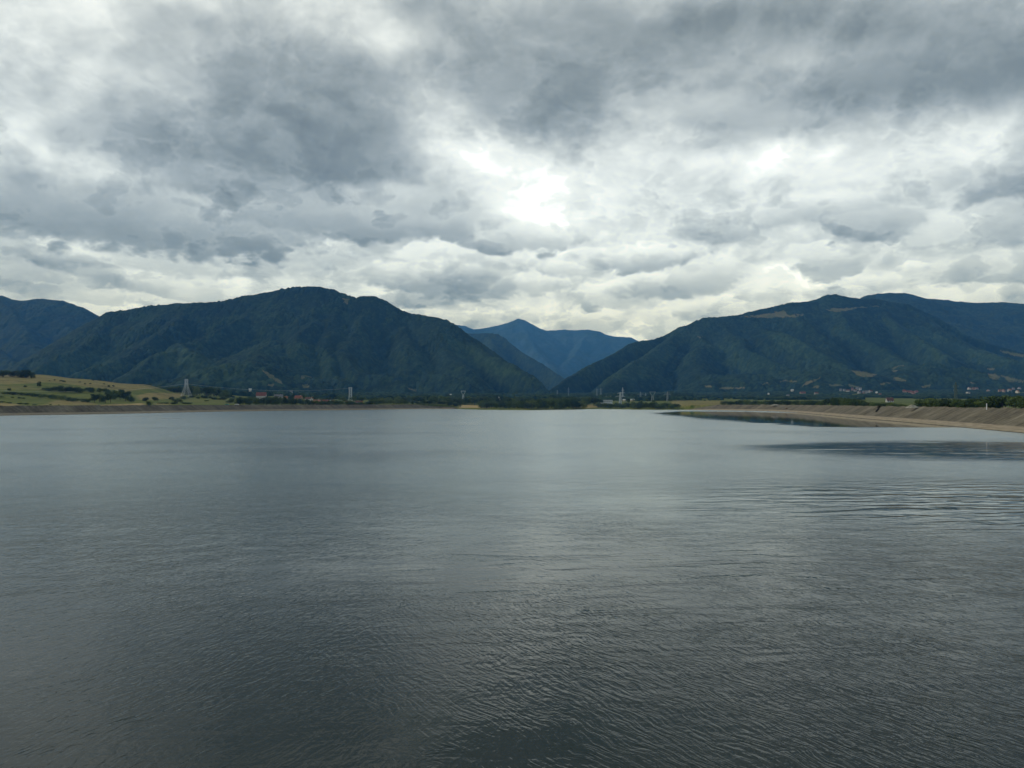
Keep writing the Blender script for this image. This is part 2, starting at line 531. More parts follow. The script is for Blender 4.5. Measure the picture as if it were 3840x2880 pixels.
LEFT_MT = [
    [(380, 1196, 3240), (415, 1174, 3260), (460, 1169, 3270), (540, 1157, 3280), (600, 1148, 3290), (660, 1139, 3300), (760, 1138, 3300), (840, 1134, 3310), (900, 1119, 3330), (960, 1106, 3340), (1060, 1088, 3360), (1100, 1083, 3370), (1150, 1082, 3370), (1165, 1077, 3370), (1195, 1077, 3370), (1240, 1090, 3360), (1290, 1108, 3350), (1342, 1123, 3340), (1365, 1113, 3340), (1395, 1112, 3340), (1425, 1124, 3330), (1446, 1144, 3320), (1490, 1164, 3310), (1530, 1178, 3290), (1590, 1185, 3260), (1635, 1191, 3220), (1660, 1202, 3180)],
    ([(60, 1392, 2850), (87, 1371, 2950), (243, 1272, 3150), (330, 1222, 3200), (380, 1196, 3240)], 1.5),
    ([(1660, 1202, 3180), (1690, 1223, 3140), (1720, 1253, 3100), (1770, 1291, 3030), (1840, 1338, 2930), (1880, 1351, 2880), (1930, 1373, 2820), (1980, 1405, 2760), (2005, 1426, 2720), (2030, 1462, 2670), (2070, 1495, 2600)], 1.5),
    [(700, 1150, 3290), (650, 1230, 3000), (560, 1310, 2800), (420, 1370, 2600), (300, 1420, 2450)],
    [(1000, 1110, 3340), (900, 1200, 3100), (780, 1270, 2900), (680, 1300, 2720), (600, 1330, 2560), (500, 1400, 2400)],
    [(680, 1300, 2720), (740, 1345, 2560), (850, 1378, 2450), (940, 1435, 2300)],
    ([(1000, 1290, 2850), (960, 1345, 2500), (915, 1361, 2350), (860, 1395, 2250), (820, 1440, 2180)], .42),
    ([(915, 1361, 2350), (975, 1386, 2290), (1075, 1448, 2230)], .42),
    [(1185, 1090, 3360), (1180, 1190, 3100), (1120, 1280, 2850), (1100, 1350, 2650), (1130, 1420, 2450), (1160, 1470, 2300)],
    [(1390, 1125, 3330), (1340, 1230, 3050), (1290, 1320, 2800), (1350, 1370, 2650), (1450, 1420, 2500), (1560, 1468, 2350)],
    [(1510, 1180, 3290), (1530, 1280, 3000), (1570, 1370, 2800), (1700, 1440, 2600), (1820, 1484, 2450)],
    [(1640, 1215, 3140), (1670, 1320, 2900), (1740, 1400, 2700), (1820, 1465, 2550)],
    [(420, 1180, 3250), (350, 1270, 3000), (230, 1340, 2800), (130, 1390, 2650)],
    [(1290, 1115, 3345), (1250, 1200, 3120), (1230, 1300, 2850), (1250, 1390, 2600), (1300, 1450, 2400)],
]
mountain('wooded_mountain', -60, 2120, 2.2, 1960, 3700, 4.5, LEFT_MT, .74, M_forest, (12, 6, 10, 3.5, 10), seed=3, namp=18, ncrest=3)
RIGHT_MT = [
    [(2540, 1241, 3870), (2570, 1222, 3900), (2620, 1205, 3930), (2650, 1195, 3950), (2730, 1188, 3980), (2775, 1183, 4000), (2810, 1172, 4010), (2880, 1159, 4030), (2960, 1139, 4050), (3030, 1132, 4080), (3080, 1119, 4100), (3100, 1111, 4100), (3130, 1107, 4100), (3160, 1111, 4100), (3190, 1117, 4100), (3235, 1121, 4110), (3300, 1128, 4120)],
    ([(2060, 1487, 2950), (2079, 1459, 3020), (2132, 1416, 3150), (2217, 1371, 3350), (2279, 1339, 3480), (2326, 1314, 3560), (2361, 1292, 3640), (2395, 1284, 3700), (2440, 1277, 3760), (2470, 1270, 3800), (2500, 1262, 3830), (2540, 1241, 3870)], 1.5),
    ([(3300, 1128, 4120), (3405, 1141, 4120), (3502, 1187, 4080), (3563, 1221, 4020), (3632, 1262, 3950), (3735, 1297, 3860), (3838, 1326, 3760), (3950, 1370, 3650), (4100, 1430, 3500)], 1.5),
    [(2800, 1195, 3990), (2850, 1235, 3800), (2935, 1254, 3600), (3010, 1286, 3450), (3090, 1336, 3250), (3180, 1392, 3050)],
    [(3120, 1130, 4080), (3135, 1190, 3850), (3160, 1225, 3700), (3220, 1255, 3600), (3290, 1302, 3450), (3380, 1350, 3250)],
    [(3310, 1140, 4100), (3330, 1190, 3880), (3420, 1250, 3650), (3500, 1302, 3450), (3560, 1335, 3300)],
    [(2700, 1200, 3960), (2740, 1260, 3700), (2780, 1310, 3500), (2850, 1332, 3350), (2930, 1377, 3200), (2990, 1412, 3050)],
    [(2550, 1245, 3870), (2460, 1310, 3500), (2373, 1366, 3200), (2290, 1427, 2950), (2240, 1472, 2800)],
    [(2620, 1215, 3920), (2620, 1290, 3650), (2600, 1360, 3300), (2640, 1410, 3050), (2700, 1450, 2850)],
    ([(3010, 1430, 2780), (3060, 1388, 2850), (3100, 1376, 2860), (3180, 1392, 2820), (3270, 1435, 2700)], .40),
    ([(3330, 1405, 2880), (3400, 1366, 3000), (3480, 1366, 2950), (3600, 1388, 2900), (3680, 1405, 2850), (3770, 1440, 2780)], .40),
    ([(2690, 1412, 2980), (2780, 1408, 2950), (2880, 1425, 2880), (2960, 1450, 2780)], .42),
    [(3420, 1160, 4060), (3530, 1260, 3750), (3640, 1310, 3550), (3780, 1350, 3350), (3900, 1400, 3200)],
    [(2960, 1150, 4030), (2980, 1200, 3820), (3050, 1260, 3600), (3100, 1330, 3400)],
]
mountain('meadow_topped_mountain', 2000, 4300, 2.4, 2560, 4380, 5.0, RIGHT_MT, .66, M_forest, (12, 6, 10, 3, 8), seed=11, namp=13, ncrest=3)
REAR_MT = [
    [(3100, 1200, 5400), (3200, 1135, 5400), (3260, 1111, 5400), (3300, 1103, 5400), (3340, 1099, 5400), (3390, 1102, 5400), (3430, 1111, 5400), (3470, 1121, 5400),
     (3540, 1127, 5450), (3590, 1132, 5450), (3660, 1137, 5450), (3700, 1137, 5450), (3750, 1134, 5450), (3790, 1136, 5450), (3840, 1143, 5450), (4000, 1160, 5400), (4400, 1250, 5300)],
    [(3440, 1125, 5380), (3540, 1190, 5000), (3640, 1240, 4800), (3720, 1280, 4600)],
    [(3680, 1145, 5400), (3700, 1200, 5100), (3800, 1260, 4800), (3900, 1320, 4500)],
    [(3800, 1145, 5430), (3880, 1200, 5100), (3980, 1280, 4800)],
]
mountain('rear_mountain', 3060, 4700, 4, 4300, 5700, 9, REAR_MT, .52, M_forest2, (16, 8, 13, 3, 9), seed=21, namp=20)
FARLEFT_MT = [
    [(-900, 1180, 4900), (-500, 1120, 4900), (-200, 1085, 4900), (0, 1111, 4900), (20, 1118, 4900), (40, 1124, 4900), (75, 1129, 4900), (100, 1127, 4900), (140, 1123, 4900), (190, 1124, 4900), (230, 1128, 4880), (260, 1138, 4860), (285, 1148, 4850), (300, 1166, 4840)],
    ([(300, 1166, 4840), (320, 1173, 4830), (350, 1186, 4820), (375, 1196, 4800), (450, 1240, 4700), (600, 1320, 4500)], 1.5),
    [(0, 1125, 4850), (60, 1200, 4500), (120, 1290, 4100), (180, 1360, 3800)],
    [(160, 1130, 4880), (230, 1200, 4600), (300, 1290, 4300)],
    [(-200, 1110, 4850), (-120, 1220, 4400), (-40, 1300, 4000), (40, 1370, 3700)],
]
mountain('far_left_mountain', -1000, 760, 3.5, 3560, 5200, 8, FARLEFT_MT, .56, M_forest2, (15, 8, 12, 3, 9), seed=31, namp=22, ncrest=2)
MID_MT = [
    [(1550, 1260, 5980), (1660, 1252, 5980), (1735, 1251, 5980), (1780, 1252, 5980), (1830, 1250, 5954), (1860, 1255, 5902)],
    ([(1860, 1255, 5902), (1885, 1266, 5850), (1905, 1287, 5785), (1930, 1305, 5720), (1970, 1331, 5590), (2030, 1366, 5434), (2080, 1400, 5278), (2115, 1424, 5174), (2160, 1465, 5005)], 1.5),
    [(1840, 1262, 5902), (1850, 1330, 5460), (1920, 1400, 5070), (2000, 1450, 4810)],
]
mountain('valley_mountain', 1480, 2260, 3.2, 4550, 6300, 10, MID_MT, .82, M_forest2, (15, 8, 12, 3, 8), seed=41, namp=12, ncrest=2)
FAR_MT = [
    [(1350, 1290, 10260), (1500, 1240, 10260), (1600, 1216, 10260), (1680, 1217, 10260), (1705, 1218, 10260), (1740, 1223, 10260), (1775, 1236, 10260), (1800, 1234, 10260), (1830, 1229, 10260), (1860, 1223, 10260),
     (1900, 1213, 10260), (1925, 1204, 10260), (1943, 1196, 10260), (1960, 1200, 10260), (2000, 1222, 10260), (2030, 1235, 10260), (2050, 1242, 10260), (2070, 1240, 10260), (2120, 1237, 10260),
     (2150, 1240, 10260), (2210, 1237, 10192), (2240, 1242, 10125), (2270, 1255, 10058), (2310, 1264, 9990), (2360, 1266, 9990), (2390, 1281, 9922), (2500, 1310, 9720), (2700, 1390, 9450)],
    [(1945, 1205, 10233), (1990, 1290, 9450), (2060, 1370, 8640), (2120, 1430, 8100)],
    [(2210, 1245, 10152), (2160, 1320, 9450), (2100, 1390, 8775), (2050, 1430, 8370)],
    [(2340, 1275, 9963), (2290, 1340, 9450), (2200, 1400, 8910)],
    [(1800, 1245, 10233), (1780, 1320, 9585), (1800, 1400, 8910)],
]
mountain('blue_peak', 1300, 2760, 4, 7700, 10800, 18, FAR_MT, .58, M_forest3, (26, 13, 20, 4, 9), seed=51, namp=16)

# ------------------------------------------------------------------ lake outline
SHORE_PX = [(0, 1558), (240, 1554.5), (480, 1551), (720, 1545), (960, 1541), (1150, 1538.6), (1340, 1537), (1520, 1534.6), (1640, 1533.2), (1700, 1533.6), (1740, 1535), (1800, 1536.2), (1900, 1537.2),
            (1980, 1537.3), (2050, 1536.2), (2100, 1535.5), (2180, 1534.3), (2260, 1533.6), (2330, 1534.6), (2400, 1535.7), (2480, 1536.2), (2560, 1536.6), (2660, 1538), (2760, 1539.3),
            (2860, 1541.2), (2920, 1543.2), (2960, 1545.4), (3010, 1549), (3060, 1554), (3130, 1560), (3200, 1567), (3320, 1577), (3440, 1587.5), (3640, 1606), (3840, 1625)]
shore = [((x - CX) / F * CH * F / (y - HY), CH * F / (y - HY)) for x, y in SHORE_PX]


def smooth_line(p, it=2):
    for _ in range(it):
        q = [p[0]]
        for a, b in zip(p[:-1], p[1:]):
            q += [(a[0] * .75 + b[0] * .25, a[1] * .75 + b[1] * .25), (a[0] * .25 + b[0] * .75, a[1] * .25 + b[1] * .75)]
        q.append(p[-1])
        p = q
    return p


shore = [(-470, 60), (-430, 250), (-390, 390)] + shore + [(112, 100), (96, 30)]
i_l, i_r = 3 + 9, 3 + 21       # shore points where the two embankments end
shore_s = smooth_line(shore, 2)
SH = np.array(shore_s)
LAKE = np.array(shore_s + [(96, -12), (-470, -12)])


def signed_d(X, Y):
    """distance outwards from the shoreline, negative over the water"""
    d = np.full(X.shape, 1e9)
    n = len(LAKE)
    for i in range(n):
        x0, y0 = LAKE[i]
        x1, y1 = LAKE[(i + 1) % n]
        ex, ey = x1 - x0, y1 - y0
        t = np.clip(((X - x0) * ex + (Y - y0) * ey) / (ex * ex + ey * ey + 1e-9), 0, 1)
        d = np.minimum(d, np.hypot(X - x0 - t * ex, Y - y0 - t * ey))
    return np.where(in_poly(X, Y, [tuple(p) for p in LAKE]), -d, d)


# ------------------------------------------------------------------ ground
GY = [200, 350, 500, 600, 700, 800, 900, 1000, 1100, 1200, 1300, 1500, 1800, 2300, 3000]
N_ = None
GT = {
    -900: [N_, N_, N_, 1518, 1495, 1465, 1440, 1415, 1400, 1395, 1400, 1425, 1450, 1468, 1475],
    0:    [N_, N_, N_, 1519, 1500, 1474, 1448, 1424, 1408, 1404, 1408, 1425, 1450, 1468, 1475],
    150:  [N_, N_, N_, 1520, 1506, 1484, 1456, 1430, 1412, 1405, 1410, 1428, 1450, 1468, 1475],
    300:  [N_, N_, N_, 1521, 1513, 1496, 1472, 1448, 1430, 1421, 1424, 1435, 1452, 1468, 1475],
    530:  [N_, N_, N_, 1521, 1519, 1512, 1499, 1480, 1460, 1446, 1441, 1448, 1458, 1470, 1475],
    700:  [N_, N_, N_, N_, 1520, 1517, 1512, 1503, 1494, 1486, 1479, 1472, 1470, 1472, 1476],
    1000: [N_, N_, N_, N_, N_, 1521, 1519, 1513, 1506, 1500, 1496, 1488, 1481, 1475, 1474],
    1400: [N_, N_, N_, N_, N_, N_, N_, 1520, 1516, 1510, 1505, 1498, 1490, 1482, 1478],
    1800: [N_, N_, N_, N_, N_, N_, N_, N_, 1525, 1517, 1511, 1502, 1493, 1485, 1480],
    2200: [N_, N_, N_, N_, N_, N_, N_, N_, N_, 1525, 1517, 1506, 1496, 1487, 1480],
    2700: [N_, N_, N_, N_, N_, N_, N_, 1518, 1514, 1510, 1506, 1500, 1493, 1484, 1472],
    3200: [N_, N_, N_, N_, 1521, 1518, 1515, 1512, 1509, 1506, 1503, 1498, 1490, 1476, 1462],
    3840: [N_, N_, N_, N_, 1521, 1518, 1515, 1511, 1508, 1505, 1502, 1496, 1487, 1472, 1458],
    4800: [N_, N_, N_, N_, 1521, 1518, 1515, 1511, 1508, 1505, 1502, 1496, 1487, 1472, 1458],
}
gu = sorted(GT)
GZ = np.array([[5.1 if v is None else CH + (HY - v) / F * Yv for v, Yv in zip(GT[u], GY)] for u in gu])
GZ = np.maximum(GZ, 5.1)


def table_z(X, Y):
    X, Y = np.asarray(X, float), np.asarray(Y, float)
    Yc = np.clip(Y, 200, 2999.9)
    U = np.clip(X / np.maximum(Yc, 200) * F + CX, gu[0], gu[-1] - .01)
    iu = np.clip(np.searchsorted(gu, U, 'right') - 1, 0, len(gu) - 2)
    iy = np.clip(np.searchsorted(GY, Yc, 'right') - 1, 0, len(GY) - 2)
    gua, gya = np.array(gu, float), np.array(GY, float)
    a = (U - gua[iu]) / (gua[iu + 1] - gua[iu])
    b = (Yc - gya[iy]) / (gya[iy + 1] - gya[iy])
    a = a * a * (3 - 2 * a)
    # monotone cubic in depth (Catmull-Rom)
    def row(k):
        p0, p1 = GZ[k, np.maximum(iy - 1, 0)], GZ[k, iy]
        p2, p3 = GZ[k, iy + 1], GZ[k, np.minimum(iy + 2, len(GY) - 1)]
        return p1 + .5 * b * (p2 - p0 + b * (2 * p0 - 5 * p1 + 4 * p2 - p3 + b * (3 * (p1 - p2) + p3 - p0)))
    return row(iu) * (1 - a) + row(iu + 1) * a


# which stretches of shore carry an embankment (1) and which are natural (0)
def bank_weight(X, Y):
    U = X / np.maximum(Y, 60) * F + CX
    wl = np.clip((1720 - U) / 40, 0, 1)
    wr = np.clip((U - 2520) / 40, 0, 1)
    return np.where(Y < 150, 1.0, np.maximum(wl, wr))


def ground_z(X, Y):
    X, Y = np.asarray(X, float), np.asarray(Y, float)
    sd = signed_d(X, Y)
    sd = sd + (fbm(X / 22, Y / 22, 4, 66) - .5) * 9 * (1 - bank_weight(X, Y))
    base = table_z(X, Y) + (fbm(X / 60, Y / 60, 3, 77) - .5) * np.clip((table_z(X, Y) - 6) * .12, 0, 2.2)
    bw = bank_weight(X, Y)
    ramp_b = np.clip((sd - 15.5) / 3.0, 0, 1)
    zb = -4 + (base + 4) * ramp_b
    t = np.clip(sd / 230.0, 0, 1)
    zn = np.where(sd < 0, np.maximum(sd * .25, -4), .05 + (base - .05) * np.minimum(1, t ** 1.1 + .25 * np.clip(sd / 12, 0, 1) * (1 - t)))
    return zb * bw + zn * (1 - bw)


xs = np.concatenate([np.linspace(-9000, -1300, 14), np.arange(-1200, 1000, 5.0), np.linspace(1010, 1900, 60), np.linspace(2100, 9000, 12)])
ys = np.concatenate([np.linspace(-3000, -60, 10), np.arange(0, 400, 8.0), np.arange(400, 1400, 4.0), np.arange(1400, 3200, 16.0), np.linspace(3300, 9500, 14)])
GXm, GYm = np.meshgrid(xs, ys)
GZm = ground_z(GXm, GYm)
U_ = GXm / np.maximum(GYm, 60) * F + CX
V_ = HY - (GZm - CH) / np.maximum(GYm, 60) * F
dry = np.zeros(GXm.shape)
jit = fbm(GXm / 14, GYm / 14, 3, 5) - .5
DRY = [([(-900, 1400), (0, 1405), (130, 1402), (300, 1421), (530, 1440), (600, 1445), (600, 1460), (530, 1460), (480, 1470), (400, 1458), (330, 1452), (260, 1440), (180, 1434), (100, 1440), (-900, 1460)], .62),
       ([(330, 1522), (430, 1516), (540, 1511), (545, 1519), (400, 1524)], 1.3), ([(-50, 1510), (60, 1513), (90, 1522), (-50, 1525)], 1.1),
       ([(200, 1500), (330, 1506), (380, 1520), (150, 1522)], .7), ([(560, 1472), (690, 1476), (690, 1487), (640, 1496), (520, 1500), (510, 1484)], .85),
       ([(-50, 1445), (120, 1448), (200, 1462), (-50, 1462)], .45), ([(600, 1510), (640, 1510), (640, 1518), (575, 1518)], .95),
       ([(1725, 1518), (1800, 1519), (1850, 1529), (1720, 1531)], 1.35), ([(2160, 1516), (2240, 1518), (2240, 1529), (2150, 1529)], 1.1),
       ([(2520, 1500), (2720, 1503), (2720, 1520), (2510, 1520)], .6), ([(700, 1495), (850, 1497), (880, 1500), (880, 1514), (700, 1508)], .35)]
for pl, val in DRY:
    mk = in_poly(U_ + jit * 16, V_ + jit * 5, pl) & (GYm > 100)
    dry[mk] = val
mt, g, bs = new_mat('grassland')
pos = g.n('ShaderNodeNewGeometry').outputs['Position']
n1 = g.noise(pos, .012, 4, .6)
n2 = g.noise(g.mapping(pos, scale=(.03, .11, .1)), 1.0, 4, .6)
n3 = g.noise(pos, .35, 4, .65)
grn = g.mix(g.mapr(n2, .35, .65), (.085, .115, .028), (.165, .180, .045))
dryc = g.mix(g.mapr(n2, .35, .65), (.20, .165, .060), (.31, .25, .11))
da = g.attr('dry').outputs['Fac']
da = g.m('ADD', da, g.m('MULTIPLY', g.m('SUBTRACT', g.m('MULTIPLY_ADD', n1, .6, g.m('MULTIPLY', n3, .4)), .5), .9))
c = g.mix(g.mapr(da, .2, .8), grn, dryc)
c = g.mix(g.mapr(da, 1.0, 1.3), c, (.44, .33, .16))
c = g.mix(g.mapr(g.m('ADD', g.m('MULTIPLY', n3, .6), g.m('MULTIPLY', n1, .5)), .60, .70), c, (.04, .06, .02))
g.put(bs.inputs['Base Color'], c)
bs.inputs['Roughness'].default_value = 1
bs.inputs['Specular IOR Level'].default_value = .05
M_ground = mt
go = grid_mesh('ground', GXm, GYm, GZm, M_ground, {'dry': dry})
go['kind'] = 'structure'

# ------------------------------------------------------------------ water
mt, g, bs = new_mat('lake_water')
pos = g.n('ShaderNodeNewGeometry').outputs['Position']
px_, py_, pz_ = g.sep(pos)
# wind: broad patches where the surface is ruffled or glassy
wind = g.noise(g.mapping(pos, loc=(13, 5, 0), scale=(.012, .03, 1)), 1.0, 4, .55)
calm_n = g.noise(g.mapping(pos, loc=(3, 50, 0), scale=(.008, .04, 1)), 1.0, 5, .6)


def patch(x, y, rx, ry, rot=0.0, hard=1.0):
    mp = g.mapping(pos, loc=(x, y, 0), rot=math.radians(rot), scale=(rx, ry, 1e5), typ='TEXTURE')
    w = g.v('ADD', mp, g.v('SCALE', g.v('SUBTRACT', g.noise(g.mapping(pos, scale=(.02, .05, 1)), 1.0, 4, .6, color=True), (.5, .5, .5)), scale=.6))
    gr = g.n('ShaderNodeTexGradient', gradient_type='SPHERICAL')
    g.put(gr.inputs[0], w)
    return g.mapr(gr.outputs['Fac'], .02, .02 + .35 * hard)


def wpt(x, y):
    Y = CH * F / (y - HY)
    return (x - CX) / F * Y, Y


# glassy water: a lane under the right bank and two pools nearer by
rag = g.noise(g.mapping(pos, scale=(.05, .16, 1)), 1.0, 5, .65)
glass = g.m('MULTIPLY', patch(190, 390, 98, 420, 0, .4), g.mapr(g.m('MULTIPLY_ADD', rag, 30.0, py_), 262, 284))
pool = g.m('MULTIPLY', patch(92, 134, 64, 42, 0, 1.3), g.mapr(rag, .30, .50))
glass = g.m('MAXIMUM', glass, g.m('MULTIPLY', pool, .93))
slick = g.mapr(calm_n, .66, .76)
swell_zone = patch(42, 62, 36, 30, 0, 2.4)
under_zone = patch(14, 34, 30, 20, 0, 2.0)


def crest(p, angle, along, across, detail=2, dist=.25, rough=.5):
    """noise drawn out along wave crests that run at an angle to the x axis; sizes in metres"""
    return g.noise(g.mapping(p, rot=math.radians(angle), scale=(along, across, 1), typ='TEXTURE'), 1.0, detail, rough, dist=dist)


# heights in metres
d1 = g.noise(pos, .45, 3, .5, color=True)
pw_ = g.v('ADD', pos, g.v('SCALE', g.v('SUBTRACT', d1, (.5, .5, .5)), scale=1.2))
rip = crest(pw_, 122, .75, .145)
rip2 = crest(pw_, 68, .62, .17, dist=.4)
rip3 = crest(pw_, 8, .7, .2)
rmix = g.noise(pos, .06, 3, .6)
side = g.mapr(px_, -9, 2)
ripples = g.m('ADD', g.m('MULTIPLY', rip, g.m('MULTIPLY_ADD', side, .85, .15)), g.m('MULTIPLY', rip2, g.m('MULTIPLY_ADD', side, -.8, .95)))
ripples = g.m('MULTIPLY_ADD', rip3, .30, ripples)
chop = crest(pos, 6, 1.9, .75, 4, .3, .55)
swell = crest(pos, 5, 5.6, 1.75, 2, .5)
gl_inv = g.m('SUBTRACT', 1.0, glass)
amp_r = g.m('MULTIPLY', g.mapr(g.m('ADD', g.m('MULTIPLY', wind, .5), g.m('MULTIPLY', rmix, .5)), .36, .60, .22, 1.30), gl_inv)
amp_r = g.m('MULTIPLY', amp_r, g.m('SUBTRACT', 1.0, g.m('MULTIPLY', swell_zone, .75)))
hgt = g.m('MULTIPLY', g.m('MULTIPLY', ripples, amp_r), .029)
hgt = g.m('ADD', hgt, g.m('MULTIPLY', g.m('MULTIPLY', chop, g.m('MULTIPLY', gl_inv, .019)), g.mapr(rmix, .3, .7, .4, 1.2)))
hgt = g.m('ADD', hgt, g.m('MULTIPLY', swell, g.m('ADD', g.m('MULTIPLY', swell_zone, .30), g.m('MULTIPLY_ADD', under_zone, .11, g.m('MULTIPLY', pool, .07)))))
bump = g.n('ShaderNodeBump')
bump.inputs['Strength'].default_value = 1.0
bump.inputs['Distance'].default_value = 1.0
g.put(bump.inputs['Height'], hgt)
g.put(bs.inputs['Normal'], bump.outputs[0])
bs.inputs['Base Color'].default_value = (.003, .014, .013, 1)
g.put(bs.inputs['IOR'], g.mapr(py_, 18, 150, 1.27, 1.75))
# unresolved ripples out on the open lake
open_r = g.m('ADD', g.mapr(py_, 15, 90, .04, .17), g.mapr(py_, 70, 300, 0.0, .08))
rough = g.m('MULTIPLY', open_r, g.mapr(wind, .3, .7, .85, 1.1))
rough = g.m('MULTIPLY', rough, g.m('SUBTRACT', 1.0, g.m('MULTIPLY', glass, .80)))
rough = g.m('MULTIPLY', rough, g.m('SUBTRACT', 1.0, g.m('MULTIPLY', slick, .25)))
rough = g.m('MULTIPLY', rough, g.m('SUBTRACT', 1.0, g.m('MULTIPLY', swell_zone, .85)))
g.put(bs.inputs['Roughness'], rough)
# the open lake mirrors the sky a second time off its calmer facets
g.put(bs.inputs['Coat Weight'], g.mapr(py_, 18, 110))
g.put(bs.inputs['Coat Roughness'], g.m('MULTIPLY', .26, g.m('MULTIPLY', g.m('SUBTRACT', 1.0, g.m('MULTIPLY', glass, .85)), g.m('SUBTRACT', 1.0, g.m('MULTIPLY', swell_zone, .8)))))
bs.inputs['Coat IOR'].default_value = 1.6
bs.inputs['Coat Tint'].default_value = (.86, .98, 1.0, 1)
g.put(bs.inputs['Coat Normal'], bump.outputs[0])
M_water = mt
wx = np.array([-900., -300., 0., 300., 900.])
wy = np.array([-300., 0., 400., 800., 1300.])
WX, WY = np.meshgrid(wx, wy)
wo = grid_mesh('water', WX, WY, np.zeros(WX.shape), M_water)
wo['kind'] = 'structure'


# ------------------------------------------------------------------ embankments
def offset_line(pts, n_sub=6.0):
    """resample a polyline evenly and give unit normals that point away from the water"""
    pts = np.array(pts)
    seg = np.hypot(*(pts[1:] - pts[:-1]).T)
    s = np.concatenate([[0], np.cumsum(seg)])
    ss = np.arange(0, s[-1], n_sub)
    x, y = np.interp(ss, s, pts[:, 0]), np.interp(ss, s, pts[:, 1])
    tx, ty = np.gradient(x), np.gradient(y)
    for _ in range(6):
        tx = np.convolve(np.pad(tx, 1, 'edge'), [.25, .5, .25], 'valid')
        ty = np.convolve(np.pad(ty, 1, 'edge'), [.25, .5, .25], 'valid')
    L = np.hypot(tx, ty)
    return ss, x, y, -ty / L, tx / L


mt, g, bs = new_mat('slab_slope')
sa = g.attr('along').outputs['Fac']
sd_ = g.attr('down').outputs['Fac']
uv = g.xyz(sa, sd_, 0.0)
uv = g.v('ADD', uv, g.v('MULTIPLY', g.v('SUBTRACT', g.noise(uv, .12, 3, .6, color=True), (.5, .5, .5)), (5.0, 1.0, 0)))
pos = g.n('ShaderNodeNewGeometry').outputs['Position']
streak = g.noise(g.mapping(uv, scale=(.42, .06, 1)), 1.0, 6, .72)
streak2 = g.noise(g.mapping(uv, loc=(9, 3, 0), scale=(.06, .04, 1)), 1.0, 5, .65)
blot = g.noise(uv, .5, 5, .65)
f = g.m('ADD', g.m('MULTIPLY', streak, .40), g.m('ADD', g.m('MULTIPLY', streak2, .35), g.m('MULTIPLY', blot, .25)))
c = g.ramp(f, [(.38, (.060, .050, .034)), (.47, (.120, .104, .074)), (.54, (.180, .158, .114)), (.60, (.24, .215, .16)), (.68, (.42, .38, .29))])
c = g.mix(g.mapr(blot, .55, .75, 0, .45), c, (.09, .085, .05))
jn = g.m('FRACT', g.m('MULTIPLY', sa, 1 / 6.0))
jl = g.mapr(g.m('ABSOLUTE', g.m('SUBTRACT', jn, .5)), .475, .5, 0, .3)
c = g.mix(jl, c, (.06, .06, .04))
# pale silt left by the falling water line
tide = g.m('ADD', sd_, g.m('MULTIPLY', g.m('SUBTRACT', g.noise(uv, .25, 4, .6), .5), .8))
silt = g.mix(g.mapr(g.noise(g.mapping(uv, scale=(.1, 1.5, 1)), 1.0, 4, .6), .35, .65), (.26, .215, .150), (.37, .31, .225))
c = g.mix(g.mapr(tide, 3.0, 3.6, 1, 0), c, silt)
c = g.mix(g.mapr(tide, .15, .6, 1, 0), c, (.10, .09, .06))
top = g.mapr(sd_, 13.2, 14.2)
c = g.mix(g.m('MULTIPLY', top, .85), c, g.mix(g.mapr(blot, .4, .6), (.09, .09, .035), (.23, .19, .11)))
g.put(bs.inputs['Base Color'], c)
bs.inputs['Roughness'].default_value = .95
bs.inputs['Specular IOR Level'].default_value = .1
bp = g.n('ShaderNodeBump')
bp.inputs['Distance'].default_value = .3
g.put(bp.inputs['Height'], g.m('ADD', g.m('MULTIPLY', streak, .6), g.m('MULTIPLY', blot, .4)))
g.put(bs.inputs['Normal'], bp.outputs[0])
M_bank = mt
M_bank2 = M_bank

SECT = [(-4, -2.0), (0, 0), (1.6, .75), (3.3, 1.5), (3.5, 1.62), (6.5, 3.15), (9.5, 4.7), (12.4, 6.2), (12.7, 6.45), (13.1, 6.45), (13.3, 6.2), (16.5, 6.2), (22, 4.3)]


def bank(name, pts, taper_start, taper_end):
    ss, x, y, nx, ny = offset_line(pts, 2.0)
    L = ss[-1]
    rows_d = np.array([d for d, z in SECT])
    rows_z = np.array([z for d, z in SECT])
    S, Dm = np.meshgrid(ss, rows_d)
    X = x[None, :] + nx[None, :] * Dm
    Y = y[None, :] + ny[None, :] * Dm
    Z = np.repeat(rows_z[:, None], len(ss), 1)
    k = np.ones(len(ss))
    if taper_start:
        k = np.minimum(k, np.clip(ss / taper_start, 0.05, 1))
    if taper_end:
        k = np.minimum(k, np.clip((L - ss) / taper_end, 0.05, 1))
    Z = np.where(Z > 0, Z * k[None, :] ** .7, Z)
    # tufts and broken slabs make the kerb of the crest uneven
    rag = (fbm(S / 3.0, Dm * 0 + 3, 4, 99) - .45) * .9 * (np.abs(Dm - 12.9) < 1)
    rag2 = (fbm(S / 2.0, Dm / 3.0, 3, 98) - .5) * .25 * ((Dm > 3.4) & (Dm < 12.5))
    Z = Z + np.clip(rag, -.1, .5) + rag2
    o = grid_mesh(name, X, Y, Z, M_bank, {'along': S, 'down': Dm}, smooth=False)
    o['kind'] = 'structure'
    return o


left_pts = [p for p in smooth_line([(-480, -60)] + shore[:i_l + 1], 2)]
right_pts = [p for p in smooth_line(shore[i_r:] + [(88, -60)], 2)]
# the profile is offset to the left of the walking direction, so walk with the water on the right
bank('embankment', left_pts, 0, 60)
bank('embankment', right_pts, 60, 0)

# ------------------------------------------------------------------ object helpers
bpy.context.view_layer.update()
DG = bpy.context.evaluated_depsgraph_get()


